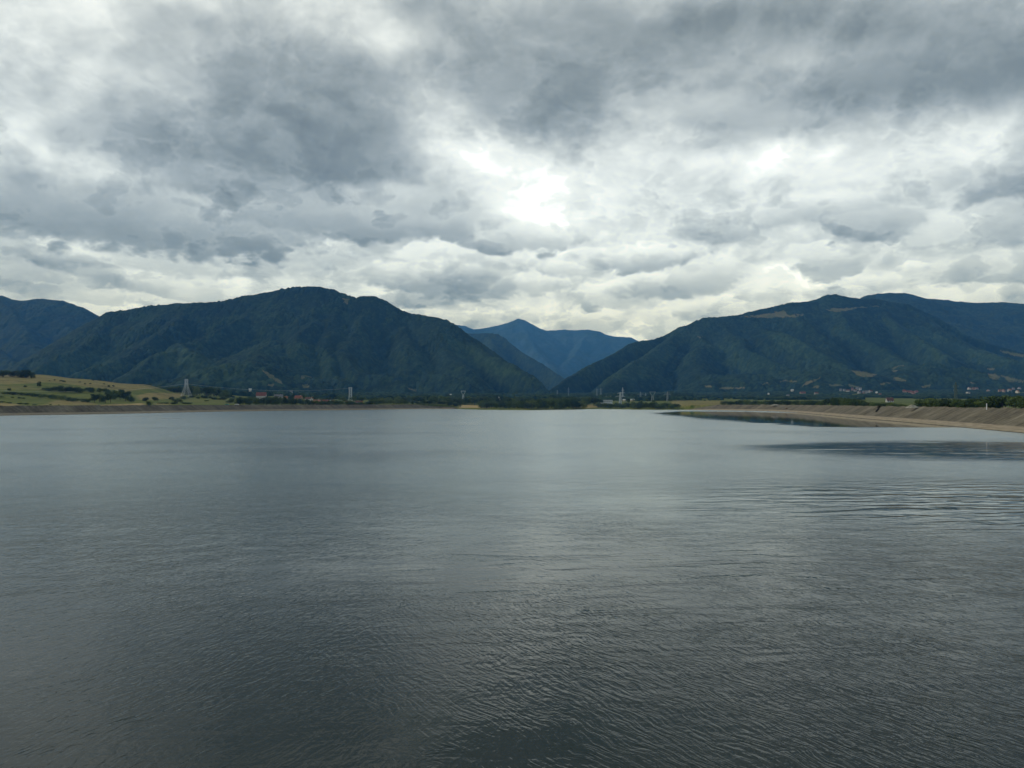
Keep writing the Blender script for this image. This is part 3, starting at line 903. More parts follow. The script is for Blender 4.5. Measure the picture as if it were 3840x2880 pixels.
def hit(x, y):
    """the point of the terrain seen at a photo position"""
    d = np.array([(x - CX) / F, 1.0, (HY - y) / F])
    d = d / np.linalg.norm(d)
    ok, loc, nrm, idx, ob, m = scene.ray_cast(DG, (0, 0, CH), tuple(d))
    return (loc.x, loc.y, loc.z) if ok else None


def gz(X, Y):
    return float(ground_z(np.array([X]), np.array([Y]))[0])


class MB:
    def __init__(self):
        self.v, self.f, self.mi = [], [], []

    def box(self, c, s, rz=0.0, mi=0):
        i = len(self.v)
        ca, sa_ = math.cos(rz), math.sin(rz)
        for dz_ in (-.5, .5):
            for dx_, dy_ in ((-.5, -.5), (.5, -.5), (.5, .5), (-.5, .5)):
                x, y = dx_ * s[0], dy_ * s[1]
                self.v.append((c[0] + x * ca - y * sa_, c[1] + x * sa_ + y * ca, c[2] + dz_ * s[2]))
        for q in ((0, 3, 2, 1), (4, 5, 6, 7), (0, 1, 5, 4), (1, 2, 6, 5), (2, 3, 7, 6), (3, 0, 4, 7)):
            self.f.append(tuple(i + k for k in q))
            self.mi.append(mi)

    def bar(self, a, b, r, r2=None, n=4, mi=0):
        a, b = np.array(a, float), np.array(b, float)
        d = b - a
        d = d / (np.linalg.norm(d) + 1e-9)
        u = np.cross(d, (0, 0, 1)) if abs(d[2]) < .9 else np.cross(d, (1, 0, 0))
        u /= np.linalg.norm(u)
        w = np.cross(d, u)
        i = len(self.v)
        for p, rr in ((a, r), (b, r if r2 is None else r2)):
            for k in range(n):
                t = 2 * math.pi * (k + .5) / n
                self.v.append(tuple(p + rr * (math.cos(t) * u + math.sin(t) * w)))
        for k in range(n):
            self.f.append((i + k, i + (k + 1) % n, i + n + (k + 1) % n, i + n + k))
            self.mi.append(mi)
        self.f.append(tuple(i + k for k in range(n))[::-1])
        self.f.append(tuple(i + n + k for k in range(n)))
        self.mi += [mi, mi]

    def poly(self, vs, fs, mi=0):
        i = len(self.v)
        self.v += list(vs)
        for q in fs:
            self.f.append(tuple(i + k for k in q))
            self.mi.append(mi)

    def mesh(self, name, mats):
        me = bpy.data.meshes.new(name)
        me.from_pydata(self.v, [], self.f)
        for m_ in (mats if isinstance(mats, (list, tuple)) else [mats]):
            me.materials.append(m_)
        me.polygons.foreach_set('material_index', self.mi)
        me.update()
        return me

    def build(self, name, mats, parent=None):
        o = bpy.data.objects.new(name, self.mesh(name, mats))
        col.objects.link(o)
        if parent:
            o.parent = parent
        return o


def tag(o, label, cat, group=None):
    o['label'] = label
    o['category'] = cat
    if group:
        o['group'] = group
    return o


def thing(name, loc, rz, label, cat, group=None):
    o = bpy.data.objects.new(name, None)
    o.empty_display_size = .5
    o.location = loc
    o.rotation_euler = (0, 0, rz)
    col.objects.link(o)
    return tag(o, label, cat, group)


# ------------------------------------------------------------------ trees
def leaf_mat(name, c0, c1):
    mt, g, bs = new_mat(name)
    oi = g.n('ShaderNodeObjectInfo')
    pos = g.n('ShaderNodeNewGeometry').outputs['Position']
    n = g.noise(pos, .9, 3, .6)
    t = g.attr('tone').outputs['Fac']
    f = g.m('ADD', g.m('ADD', g.m('MULTIPLY', n, .5), g.m('MULTIPLY', t, .45)), g.m('MULTIPLY', g.m('SUBTRACT', oi.outputs['Random'], .5), .5))
    g.put(bs.inputs['Base Color'], g.mix(g.mapr(f, .1, .9), c0, c1))
    bs.inputs['Roughness'].default_value = .8
    bs.inputs['Specular IOR Level'].default_value = .15
    return mt


M_leaf = [leaf_mat('leaves_dark', (.018, .036, .015), (.075, .115, .036)),
          leaf_mat('leaves_mid', (.032, .062, .019), (.125, .175, .050)),
          leaf_mat('leaves_light', (.070, .105, .028), (.175, .215, .060)),
          leaf_mat('leaves_bluegreen', (.034, .062, .036), (.11, .16, .08))]
M_bark = simple('bark', (.085, .065, .045), .95)


def crown_mesh(seed, kind):
    """unit tall plant: many small leaf clumps gathered in lobes, with gaps between them"""
    r = np.random.RandomState(seed)
    lobes = []
    if kind == 'tree':
        lobes.append((0, 0, .62, .30))
        for k in range(9):
            t, q = r.uniform(0, 2 * math.pi), r.uniform(.12, .30)
            lobes.append((q * math.cos(t), q * math.sin(t), r.uniform(.32, .86), r.uniform(.13, .22)))
    elif kind == 'bush':
        for k in range(9):
            t, q = r.uniform(0, 2 * math.pi), r.uniform(.0, .42)
            lobes.append((q * math.cos(t), q * math.sin(t), r.uniform(.22, .74) * (1 - q * .6), r.uniform(.20, .32)))
    else:                                # tall and narrow
        for k in range(9):
            lobes.append((r.uniform(-.07, .07), r.uniform(-.07, .07), .2 + .085 * k, .17 - .012 * abs(k - 3)))
    vs, fs, tn = [], [], []
    tot = sum(l[3] ** 2 for l in lobes)
    for lx, ly, lz, lr in lobes:
        m_ = int(620 * lr * lr / tot) + 6
        lt = r.uniform(0, 1)
        for _ in range(m_):
            d = r.normal(size=3)
            d /= np.linalg.norm(d)
            d[2] *= .85
            p = np.array((lx, ly, lz)) + d * lr * r.uniform(.55, 1.08)
            if p[2] < .02:
                continue
            nrm = d + r.normal(size=3) * .45
            nrm /= np.linalg.norm(nrm)
            u = np.cross(nrm, r.normal(size=3))
            u /= np.linalg.norm(u)
            w = np.cross(nrm, u)
            s1, s2 = r.uniform(.030, .062), r.uniform(.022, .045)
            i = len(vs)
            for a_, b_ in ((-1, -.3), (0, -1), (1, -.2), (.2, 1)):
                vs.append(tuple(p + u * s1 * a_ + w * s2 * b_ + nrm * r.uniform(-.01, .01)))
            fs.append((i, i + 1, i + 2, i + 3))
            tn += [min(1, max(0, lt * .6 + r.uniform(0, .5)))] * 4
    me = bpy.data.meshes.new('crown')
    me.from_pydata(vs, [], fs)
    at = me.attributes.new('tone', 'FLOAT', 'POINT')
    at.data.foreach_set('value', np.array(tn, np.float32))
    me.materials.append(M_leaf[0])
    me.update()
    return me


def trunk_mesh(seed):
    r = np.random.RandomState(seed)
    mb = MB()
    mb.bar((0, 0, -.06), (.01, 0, .30), .028, .020, 7)
    mb.bar((.01, 0, .30), (.0, .01, .62), .020, .009, 6)
    for k in range(5):
        t = r.uniform(0, 6.28)
        z = r.uniform(.22, .45)
        mb.bar((0, 0, z), (.2 * math.cos(t), .2 * math.sin(t), z + r.uniform(.15, .28)), .011, .004, 5)
    return mb.mesh('trunk', M_bark)


CROWN = {k: [crown_mesh(100 * j + i, k) for i in range(5)] for j, k in enumerate(('tree', 'bush', 'tall'))}
TRUNK = [trunk_mesh(k) for k in range(4)]
n_tree = 0


def plant(X, Y, Z, h, wd, kind, mi, name, label, cat, group, parts):
    global n_tree
    n_tree += 1
    k = random.randrange(5)
    sx = wd / (.85 if kind != 'tall' else .36)
    rz = random.uniform(0, 6.28)
    if parts:
        root = thing(name, (X, Y, Z), rz, label, cat, group)
        root.scale = (sx, sx, h)
        c_ = bpy.data.objects.new('crown', CROWN[kind][k])
        col.objects.link(c_)
        c_.parent = root
        c_.material_slots[0].link = 'OBJECT'
        c_.material_slots[0].material = M_leaf[mi]
        t_ = bpy.data.objects.new('trunk', TRUNK[k % 4])
        col.objects.link(t_)
        t_.parent = root
    else:
        root = bpy.data.objects.new(name, CROWN[kind][k])
        col.objects.link(root)
        root.location, root.scale, root.rotation_euler = (X, Y, Z), (sx, sx, h), (0, 0, rz)
        root.material_slots[0].link = 'OBJECT'
        root.material_slots[0].material = M_leaf[mi]
        tag(root, label, cat, group)
    return root


def at_px(x, yb, hp, wp, kind, mi, name, label, group=None, parts=None):
    """a plant whose foot is seen at (x, yb), hp tall and wp wide in photo pixels"""
    p = hit(x, yb)
    if p is None:
        return
    s = p[1] / F
    return plant(p[0], p[1], p[2] - .1, hp * s, wp * s, kind, mi, name, label, 'tree' if name == 'tree' else 'bush', group, (hp > 20 or name == 'tree') if parts is None else parts)


def clear_y(x, Y, dist):
    """the nearest depth from Y on that lies clear of the embankment or the water"""
    q = np.arange(Y, Y + 900, 4.0)
    ok = signed_d((x - CX) / F * q, q) > dist
    return float(q[int(np.argmax(ok))])


def lerp_prof(prof, x):
    return float(np.interp(x, [p[0] for p in prof], [p[1] for p in prof]))


def belt(x0, x1, n, Y0, Y1, prof, wp, kinds, mis, label, group, parts=True, name='tree', jit_=5, off=None):
    """a belt of trees whose tops follow a profile in the photo"""
    for k in range(n):
        x = x0 + (x1 - x0) * (k + random.uniform(.1, .9)) / n
        a = (x - x0) / (x1 - x0)
        Y = (Y0[0] + (Y0[1] - Y0[0]) * a if off is None else lerp_prof(SHORE_Y, x) + off) + random.uniform(0, Y1)
        yt = lerp_prof(prof, x) + random.uniform(-.4, 1) * jit_
        Y = clear_y(x, Y, 4 if 1735 < x < 2535 else 20)
        X = (x - CX) / F * Y
        z = gz(X, Y)
        h = CH + (HY - yt) / F * Y - z
        if h < 1.2:
            continue
        w_ = random.uniform(*wp) * Y / F
        kd = random.choice(kinds)
        h *= 1.22 if kd == 'bush' else 1.03
        plant(X, Y, z - .1, h, min(w_, h * 1.5), kd, random.choice(mis), name, label, 'tree' if name == 'tree' else 'bush', group, parts)


SHORE_Y = [(x, CH * F / (y - HY)) for x, y in SHORE_PX]
T, B_ = 'tree', 'bush'
# -- left hill
for x, y, h, w in ((12, 1414, 34, 60), (48, 1413, 28, 40), (75, 1416, 34, 50), (100, 1417, 40, 46), (118, 1418, 30, 30)):
    at_px(x, y, h, w, B_, 0, T, 'dark tree in the clump on the crest of the grassy hill at the left edge', 'clump on the crest of the grassy hill')
at_px(146, 1454, 28, 20, T, 0, T, 'lone dark upright tree halfway up the left grassy hill')
at_px(33, 1466, 15, 14, B_, 0, 'bush', 'small round bush on the hill left of the lone upright tree')
at_px(95, 1452, 9, 14, B_, 0, 'bush', 'low bush in the hedge line just left of the lone upright tree')
for x, y, h, w in ((185, 1466, 18, 26), (205, 1468, 26, 30), (225, 1470, 30, 34), (245, 1471, 28, 30), (265, 1472, 32, 34), (288, 1472, 28, 30), (305, 1473, 22, 26), (168, 1464, 12, 22),
                   (335, 1470, 22, 34), (350, 1471, 24, 30), (375, 1471, 20, 24), (395, 1472, 22, 26)):
    at_px(x, y, h, w, B_, 0, T, 'dark tree in the long hedge across the middle of the left hill', 'hedge across the middle of the left hill')
for x, y, h, w in ((355, 1510, 34, 34), (372, 1509, 40, 38), (395, 1512, 34, 34), (415, 1510, 46, 40), (432, 1498, 30, 36), (450, 1500, 34, 36), (470, 1505, 36, 40), (490, 1508, 34, 36), (405, 1488, 26, 34), (425, 1480, 24, 30), (455, 1482, 26, 34), (478, 1490, 26, 30)):
    at_px(x, y, h, w, random.choice((B_, T)), random.choice((0, 0, 1)), T, 'dark tree in the thicket at the foot of the left hill above the golden strip', 'thicket above the golden strip')
for x, y, h, w, m_ in ((20, 1477, 12, 34, 1), (45, 1480, 14, 36, 0), (75, 1481, 13, 40, 1), (110, 1484, 15, 36, 0), (140, 1488, 18, 36, 1), (165, 1492, 20, 34, 1), (190, 1494, 20, 32, 1), (210, 1497, 22, 30, 1), (258, 1504, 20, 28, 1), (280, 1507, 20, 30, 3), (305, 1508, 18, 34, 3), (330, 1509, 18, 30, 1)):
    at_px(x, y, h, w, B_, m_, 'bush', 'green bush in the row that slants down the lower left hill', 'row of bushes on the lower left hill')
at_px(230, 1500, 26, 34, B_, 2, 'bush', 'bright yellow green bush in the row on the lower left hill')
for x, y, h, w in ((0, 1492, 9, 24), (48, 1492, 7, 14), (72, 1494, 7, 16), (88, 1495, 6, 14), (8, 1509, 6, 26), (35, 1512, 6, 24), (72, 1516, 8, 26), (98, 1517, 8, 24), (132, 1519, 5, 18), (188, 1519, 6, 10), (220, 1520, 5, 8)):
    at_px(x, y, h, w, B_, random.choice((0, 1)), 'bush', 'low bush in the grass just above the left embankment', 'low bushes above the left embankment', False)
for x, y, h, w in ((205, 1427, 6, 9), (232, 1432, 9, 14), (243, 1433, 7, 10), (186, 1429, 4, 6), (300, 1434, 5, 9), (318, 1441, 6, 8), (338, 1440, 6, 8), (390, 1441, 5, 10), (408, 1451, 9, 12), (424, 1450, 8, 10), (350, 1427, 5, 14), (375, 1428, 4, 16), (410, 1432, 5, 20)):
    at_px(x, y, h, w, B_, 0, 'bush', 'tiny dark bush scattered on the dry upper slope of the left hill', 'scattered bushes on the dry upper slope', False)
at_px(549, 1506, 22, 26, B_, 0, T, 'squarish dark bush tree left of the pair of round trees by the pylon field')
at_px(557, 1520, 20, 26, B_, 0, 'bush', 'round dark bush rising over the embankment edge below the squarish tree')
at_px(579, 1504, 22, 24, B_, 0, T, 'round dark tree alone in the tan field, left one')
at_px(644, 1502, 18, 20, B_, 0, T, 'round dark tree alone in the tan field near the big pylon')
at_px(666, 1514, 24, 28, B_, 0, T, 'wide dark tree just right of and below the round tan field tree')
at_px(693, 1498, 18, 24, B_, 0, T, 'dark tree right at the foot of the big pylon')
at_px(862, 1512, 18, 28, B_, 0, T, 'dark tree with the teal car below it')
for x, y, h, w in ((630, 1515, 10, 24), (650, 1516, 10, 30), (690, 1516, 11, 30), (705, 1516, 10, 24), (600, 1514, 6, 20), (620, 1513, 7, 20), (885, 1513, 8, 22), (775, 1505, 7, 14)):
    at_px(x, y, h, w, B_, 1, 'bush', 'low green bush along the crest below the big pylon', 'low bushes below the big pylon', False)
belt(540, 690, 14, (1260, 1330), 120, [(540, 1443), (560, 1437), (600, 1447), (640, 1448), (690, 1450)], (30, 42), (T, B_), (0, 1, 1), 'dark tree in the wood left of and behind the big pylon', 'wood behind the big pylon', jit_=7)
belt(690, 870, 20, (1240, 1180), 150, [(690, 1450), (730, 1442), (770, 1450), (800, 1444), (830, 1460), (870, 1478)], (30, 42), (T, B_), (0, 1, 1, 2), 'tree in the mixed wood to the right of the big pylon', 'wood right of the big pylon', jit_=7)
belt(715, 870, 10, (1090, 1060), 60, [(715, 1480), (870, 1490)], (24, 36), (B_,), (0, 1), 'low tree at the front edge of the wood right of the big pylon', 'front edge of the wood right of the pylon', jit_=4)
# -- village belt
belt(870, 1420, 30, (1190, 1290), 90, [(870, 1484), (960, 1486), (1100, 1482), (1250, 1486), (1330, 1490), (1420, 1488)], (26, 40), (T, B_), (0, 1, 1), 'tree standing among and behind the red roofed village houses', 'trees behind the village houses', jit_=6)
belt(885, 1420, 50, (850, 960), 50, [(890, 1488), (940, 1486), (960, 1483), (1000, 1484), (1040, 1485), (1100, 1488), (1140, 1492), (1180, 1498), (1215, 1504), (1250, 1499), (1300, 1498), (1350, 1506), (1420, 1496)], (18, 32), (B_,), (0, 1, 1), 'low tree between the village houses and the left embankment', 'trees in front of the village', jit_=6)
# -- belt behind the far end of the left embankment
belt(1400, 1720, 24, (1190, 1230), 110, [(1400, 1488), (1500, 1484), (1600, 1482), (1720, 1484)], (28, 42), (T, B_), (0, 1, 1, 3), 'dark tree in the belt behind the far end of the left embankment', 'belt behind the far end of the left embankment')
belt(1405, 1520, 9, (1110, 1110), 30, [(1405, 1497), (1440, 1493), (1500, 1493), (1520, 1500)], (22, 30), (B_,), (2,), 'yellow green tree in the bright row behind the far end of the left embankment', 'bright trees behind the left embankment')
belt(1520, 1720, 12, (1120, 1120), 40, [(1520, 1502), (1600, 1500), (1720, 1502)], (22, 32), (B_,), (1, 0, 3), 'round low tree behind the brown far end of the left embankment', 'low trees behind the left embankment')
# -- natural shore in the middle
belt(1725, 2060, 26, (1190, 1260), 120, [(1725, 1486), (1800, 1486), (1870, 1488), (1960, 1488), (2060, 1490)], (28, 44), (T, B_), (0, 1, 1, 3), 'dark green tree in the thick wood on the middle of the far shore', 'wood on the middle of the far shore')
belt(1800, 1960, 14, None, 40, [(1790, 1500), (1830, 1500), (1960, 1502)], (24, 36), (B_,), (1, 3, 3, 1), 'rounded grey green shrub behind the yellow reed bank', 'shrubs behind the yellow reed bank', off=22)
belt(1955, 2190, 26, None, 40, [(1960, 1502), (2000, 1500), (2060, 1495), (2110, 1488), (2150, 1490), (2180, 1500)], (26, 44), (B_,), (1, 1, 3, 2), 'bushy green tree right at the water on the middle of the far shore', 'waterside trees on the far shore', off=8)
belt(2060, 2260, 14, (1300, 1300), 120, [(2060, 1487), (2110, 1485), (2160, 1486), (2260, 1490)], (30, 44), (T, B_), (0, 1), 'dark tree behind the waterside trees and left of the white building', 'trees left of the white building')
belt(2235, 2560, 26, None, 40, [(2220, 1508), (2300, 1510), (2340, 1508), (2400, 1506), (2500, 1508), (2540, 1516)], (24, 38), (B_,), (1, 0, 1, 3), 'low bush in the scrub below the white building and the pylon cluster', 'scrub below the white building', name='bush', off=8)
belt(2300, 2700, 18, (1400, 1300), 200, [(2300, 1494), (2340, 1498), (2420, 1496), (2540, 1494), (2700, 1494)], (22, 34), (T, B_), (0, 1, 1), 'dark tree in the line behind the pylon cluster', 'trees behind the pylon cluster', jit_=5)
# -- behind the right embankment
belt(2715, 3060, 22, (960, 700), 60, [(2715, 1502), (2800, 1499), (2900, 1498), (3000, 1500), (3060, 1499)], (26, 40), (B_,), (0, 1, 1), 'dark tree in the low belt behind the far part of the right embankment', 'low belt behind the right embankment')
belt(3040, 3300, 16, (700, 470), 60, [(3040, 1503), (3120, 1492), (3160, 1487), (3220, 1494), (3260, 1507), (3300, 1508)], (30, 52), (B_,), (0, 1, 1), 'dark bushy tree in the belt behind the bend of the right embankment', 'belt behind the bend of the right embankment')
belt(3280, 3450, 8, (440, 360), 30, [(3280, 1512), (3350, 1508), (3380, 1514), (3450, 1510)], (34, 50), (B_,), (0, 1), 'low bush on the crest left of the big dark trees at the right edge', 'low bushes left of the big dark trees', name='bush')
belt(3440, 3680, 12, (345, 300), 25, [(3440, 1494), (3470, 1487), (3540, 1491), (3600, 1494), (3680, 1494)], (52, 80), (B_, T), (0, 1, 1), 'big dark tree behind the right embankment, left of the white post', 'big dark trees left of the white post')
belt(3670, 3900, 14, (330, 290), 25, [(3670, 1496), (3710, 1486), (3760, 1476), (3800, 1478), (3850, 1484), (3900, 1486)], (56, 90), (B_, T), (1, 1, 0), 'big green tree behind the right embankment, right of the white post', 'big green trees right of the white post')
print('plants', n_tree)

# ------------------------------------------------------------------ houses
M_wall = {'white': simple('plaster_white', (.50, .49, .46), .9, .1), 'cream': simple('plaster_cream', (.50, .44, .33), .9, .1), 'pink': simple('plaster_pink', (.30, .22, .18), .9, .12), 'grey': simple('plaster_grey', (.30, .31, .32), .9, .12)}
M_roof = {'red': simple('roof_red', (.20, .080, .062), .9, .2), 'brown': simple('roof_brown', (.17, .085, .060), .9, .2), 'orange': simple('roof_orange', (.34, .15, .09), .9, .2), 'grey': simple('roof_grey', (.17, .17, .18), .9, .2), 'white': simple('roof_white', (.60, .62, .62), .7, .08)}
M_glass = simple('window_glass', (.03, .035, .04), .2, .2)
M_wood = simple('door_wood', (.14, .08, .05), .8, .2)
CLEAR = []


def house(p, w, d, hw, hr, rz, wall, roof, label, group=None, detail=True, name='house'):
    t = thing(name, p, rz, label, 'house', group)
    CLEAR.append((p[0], p[1], max(w, d) * 1.1 + 5))
    m_ = MB()
    m_.box((0, 0, hw / 2 - 1.0), (w, d, hw + 2.0))
    g_ = .001
    m_.poly([(-w / 2, -d / 2, hw + g_), (-w / 2, d / 2, hw + g_), (-w / 2, 0, hw + hr * .95)], [(0, 2, 1)])
    m_.poly([(w / 2, -d / 2, hw + g_), (w / 2, d / 2, hw + g_), (w / 2, 0, hw + hr * .95)], [(0, 1, 2)])
    m_.build('wall', M_wall[wall], t)
    r_ = MB()
    e, th_ = .5, .22
    for sgn in (-1, 1):
        y0, z0 = sgn * (d / 2 + e), hw - e * hr / (d / 2)
        x_ = w / 2 + e
        vs = [(-x_, y0, z0), (x_, y0, z0), (x_, 0, hw + hr), (-x_, 0, hw + hr)]
        vs += [(a, b, c_ + th_) for a, b, c_ in vs]
        r_.poly(vs, [(0, 1, 2, 3), (4, 7, 6, 5), (0, 4, 5, 1), (1, 5, 6, 2), (2, 6, 7, 3), (3, 7, 4, 0)])
    r0 = r_.build('roof', M_roof[roof], t)
    if detail:
        c_ = MB()
        c_.box((w * .22, d * .12, hw + hr * .9), (.8, .8, 2.0))
        c_.build('chimney', M_wall['grey'], r0)
        for k in (-.3, .3):
            wn = MB()
            wn.box((w * k, -d / 2 - .02, hw * .55), (1.3, .1, 1.3))
            wn.build('window', M_glass, t)
        dr = MB()
        dr.box((0, -d / 2 - .02, 1.05), (1.1, .1, 2.1))
        dr.build('door', M_wood, t)
    return t


VILL = [  # x, foot y, width px, wall px, roof px, turn, wall, roof, label, depth
    (980, 1488, 34, 5, 12, .15, 'white', 'red', 'largest village house with a tall bright red roof, at the left end of the village', 1130),
    (1045, 1492, 30, 5, 8, .2, 'grey', 'grey', 'house with a grey roof and pale gable, right of the large red roofed house', 1120),
    (1073, 1494, 9, 4, 4, 0, 'pink', 'orange', 'very small orange roofed house between the grey roofed house and the next red roof', 1080),
    (1120, 1497, 26, 6, 8, -.25, 'pink', 'red', 'house with a pinkish red roof, third large roof of the village from the left', 1080),
    (1157, 1500, 22, 5, 5, 0, 'white', 'brown', 'low house with a brown roof attached to a white gable in mid village', 1060),
    (1170, 1500, 9, 7, 4, 1.45, 'white', 'brown', 'bright white gable end at the right of the low brown roofed house', 1040),
    (1189, 1511, 26, 6, 6, .3, 'pink', 'orange', 'pinkish house with a grey orange roof, low beside the embankment', 960),
    (1222, 1512, 24, 6, 7, .1, 'pink', 'red', 'red roofed house low beside the embankment next to a white annex', 960),
    (1236, 1510, 14, 7, 3, .1, 'white', 'white', 'white annex on the right of the low red roofed house', 945),
    (1248, 1508, 8, 5, 3, .4, 'pink', 'orange', 'tiny pink outbuilding right of the white annex', 950),
    (1301, 1511, 8, 6, 2, 0, 'pink', 'brown', 'small pinkish hut standing alone below the narrow pylon', 990),
    (1346, 1517, 26, 6, 8, .35, 'pink', 'brown', 'rightmost village house, with a brown roof above the embankment', 985),
    (938, 1465, 9, 5, 3, .3, 'cream', 'white', 'small cream house alone at the foot of the mountain left of the village', 1900),
    (1092, 1473, 9, 5, 4, .2, 'grey', 'grey', 'small grey house at the foot of the mountain above the village', 1800),
    (1146, 1513, 7, 8, 1, .2, 'cream', 'grey', 'small pale hut among bushes just above the embankment in mid village', 900),
]
for x, y, wp, hwp, hrp, rz, wl, rf, lab, Y in VILL:
    Y = clear_y(x, Y, 40)
    s = Y / F
    X = (x - CX) / F * Y
    z = CH + (HY - y) / F * Y
    zg = gz(X, Y)
    h_extra = max(0, z - zg)
    house((X, Y, zg - .2), wp * s, min(wp * .7, 22) * s, hwp * s + h_extra, hrp * s, rz, wl, rf, lab, 'village houses beside the left embankment' if Y < 1200 else None)
# long white building with two pale houses behind it
Y = 1330
s = Y / F
X = (2274 - CX) / F * Y
t = thing('white_building', (X, Y, gz(X, Y)), .05, 'long low white building with a flat roof on the far shore', 'building')
zt = CH + (HY - 1499) / F * Y - gz(X, Y)
m_ = MB()
m_.box((0, 0, zt / 2 - .5), (42 * s, 8, zt + 1 - .8))
m_.build('wall', M_roof['white'], t)
m_ = MB()
m_.box((0, 0, zt - .6), (43 * s, 9, .4))
m_.build('roof', M_roof['white'], t)
for k in range(6):
    wn = MB()
    wn.box(((k - 2.5) * 6.4 * s, -4.02, zt - 2.6), (2.0, .1, 1.0))
    wn.build('window', M_glass, t)
CLEAR.append((X, Y, 26))
for x, lab in ((2275, 'left one of the two small pale houses above the long white building'), (2287, 'right one of the two small pale houses above the long white building')):
    Y = 1900
    X = (x - CX) / F * Y
    zg = gz(X, Y)
    house((X, Y, zg), 6, 6, CH + (HY - 1491) / F * Y - zg + 1.5, 2.2, .2, 'cream', 'white', lab, None, False)
for x, y, w, lab in ((2372, 1503, 14, 'low pale shed right of the pylon cluster'), (2340, 1506, 8, 'tiny cream hut at the foot of the pylon with long arms'), (1690, 1483, 6, 'tiny pale house left of the funnel topped pylon'), (2560, 1486, 8, 'tiny pale house on the plain at the foot of the right mountain')):
    Y = 1500 if y > 1490 else 2150
    X = (x - CX) / F * Y
    zg = gz(X, Y)
    house((X, Y, zg), w * Y / F, 5, min(5.5, max(2.5, CH + (HY - y + 3) / F * Y - zg)), 1.5, .1, 'cream', 'white', lab, None, False)

# far village below the right mountain
FAR_V = [(2882, 1484, 5, 'white', 'white', 'white speck, leftmost house below the right mountain'), (2955, 1489, 9, 'grey', 'grey', 'low grey house between the white speck and the bright white house'),
         (2971, 1470, 9, 'white', 'white', 'bright white house alone on the lower slope of the right mountain'), (3010, 1479, 20, 'pink', 'red', 'long red roofed house right of the bright white house'),
         (3061, 1481, 12, 'grey', 'brown', 'dull brown roofed house right of the long red roof'),
         (3336, 1508, 28, 'white', 'brown', 'large brown roofed white villa just behind the embankment')]
for x, y, w, wl, rf, lab in FAR_V:
    p = hit(x, y)
    s = p[1] / F
    house((p[0], p[1], p[2] - .5), w * s, min(w, 12) * s * .8, (7 if w < 25 else 9) * s, (4 if w < 25 else 9) * s, .2, wl, rf, lab, None, w > 25)
CLA = [(3152, 1467, 8), (3166, 1468, 7), (3180, 1470, 10), (3196, 1463, 8), (3207, 1469, 8), (3214, 1461, 7), (3226, 1462, 8), (3222, 1475, 9), (3238, 1475, 8), (3250, 1474, 9), (3264, 1472, 12), (3287, 1478, 6), (3300, 1484, 7)]
for i, (x, y, w) in enumerate(CLA):
    p = hit(x, y + 1)
    s = p[1] / F
    house((p[0], p[1], p[2] - .5), w * s, 8, 7 * s, 4 * s, random.uniform(-.5, .5), 'white' if i in (2, 6) else random.choice(('grey', 'grey', 'pink')), random.choice(('grey', 'white', 'brown')),
          'pale speck of a house in the white cluster below the right mountain', 'white cluster of far houses', False)
CLB = [(3390, 1471, 9), (3402, 1474, 10), (3412, 1474, 12), (3421, 1476, 10), (3436, 1474, 10), (3425, 1481, 8)]
for x, y, w in CLB:
    p = hit(x, y + 1)
    s = p[1] / F
    house((p[0], p[1], p[2] - .5), w * s, 9, 6 * s, 5 * s, random.uniform(-.4, .4), 'pink', 'red', 'far house in the red roofed row left of the thin pylon', 'red roofed row of far houses', False)
CLC = [(3635, 1461, 9), (3650, 1462, 8), (3662, 1462, 9), (3630, 1478, 9), (3706, 1470, 6), (3750, 1470, 10), (3764, 1469, 6), (3785, 1468, 12), (3800, 1463, 7), (3822, 1461, 7), (3815, 1473, 6)]
for x, y, w in CLC:
    p = hit(x, y + 1)
    s = p[1] / F
    house((p[0], p[1], p[2] - .5), w * s, 9, 7 * s, 4 * s, random.uniform(-.4, .4), random.choice(('grey', 'white', 'pink')), random.choice(('grey', 'brown', 'orange')), 'far house among the trees right of the tall thin pylon', 'far houses right of the tall pylon', False)

# ------------------------------------------------------------------ pylons and lines
M_steel = simple('galvanised_steel', (.52, .56, .60), .6, .1, 1.5, .3)
M_steel_dull = simple('weathered_steel', (.27, .32, .34), .7, .1, 1.5, .2)
M_ins = simple('insulator_glass', (.22, .26, .25), .3)
M_conc = simple('concrete', (.52, .51, .47), .9)
M_cable = simple('cable_aluminium', (.42, .45, .46), .6, .05)


def lattice(mb, prof, r, rb):
    """four legs following half widths at heights, with crossed bracing on each face"""
    for (z0, a0), (z1, a1) in zip(prof[:-1], prof[1:]):
        c0 = [(-a0, -a0, z0), (a0, -a0, z0), (a0, a0, z0), (-a0, a0, z0)]
        c1 = [(-a1, -a1, z1), (a1, -a1, z1), (a1, a1, z1), (-a1, a1, z1)]
        for k in range(4):
            mb.bar(c0[k], c1[k], r)
            mb.bar(c0[k], c1[(k + 1) % 4], rb)
            mb.bar(c0[(k + 1) % 4], c1[k], rb)
            mb.bar(c1[k], c1[(k + 1) % 4], rb)


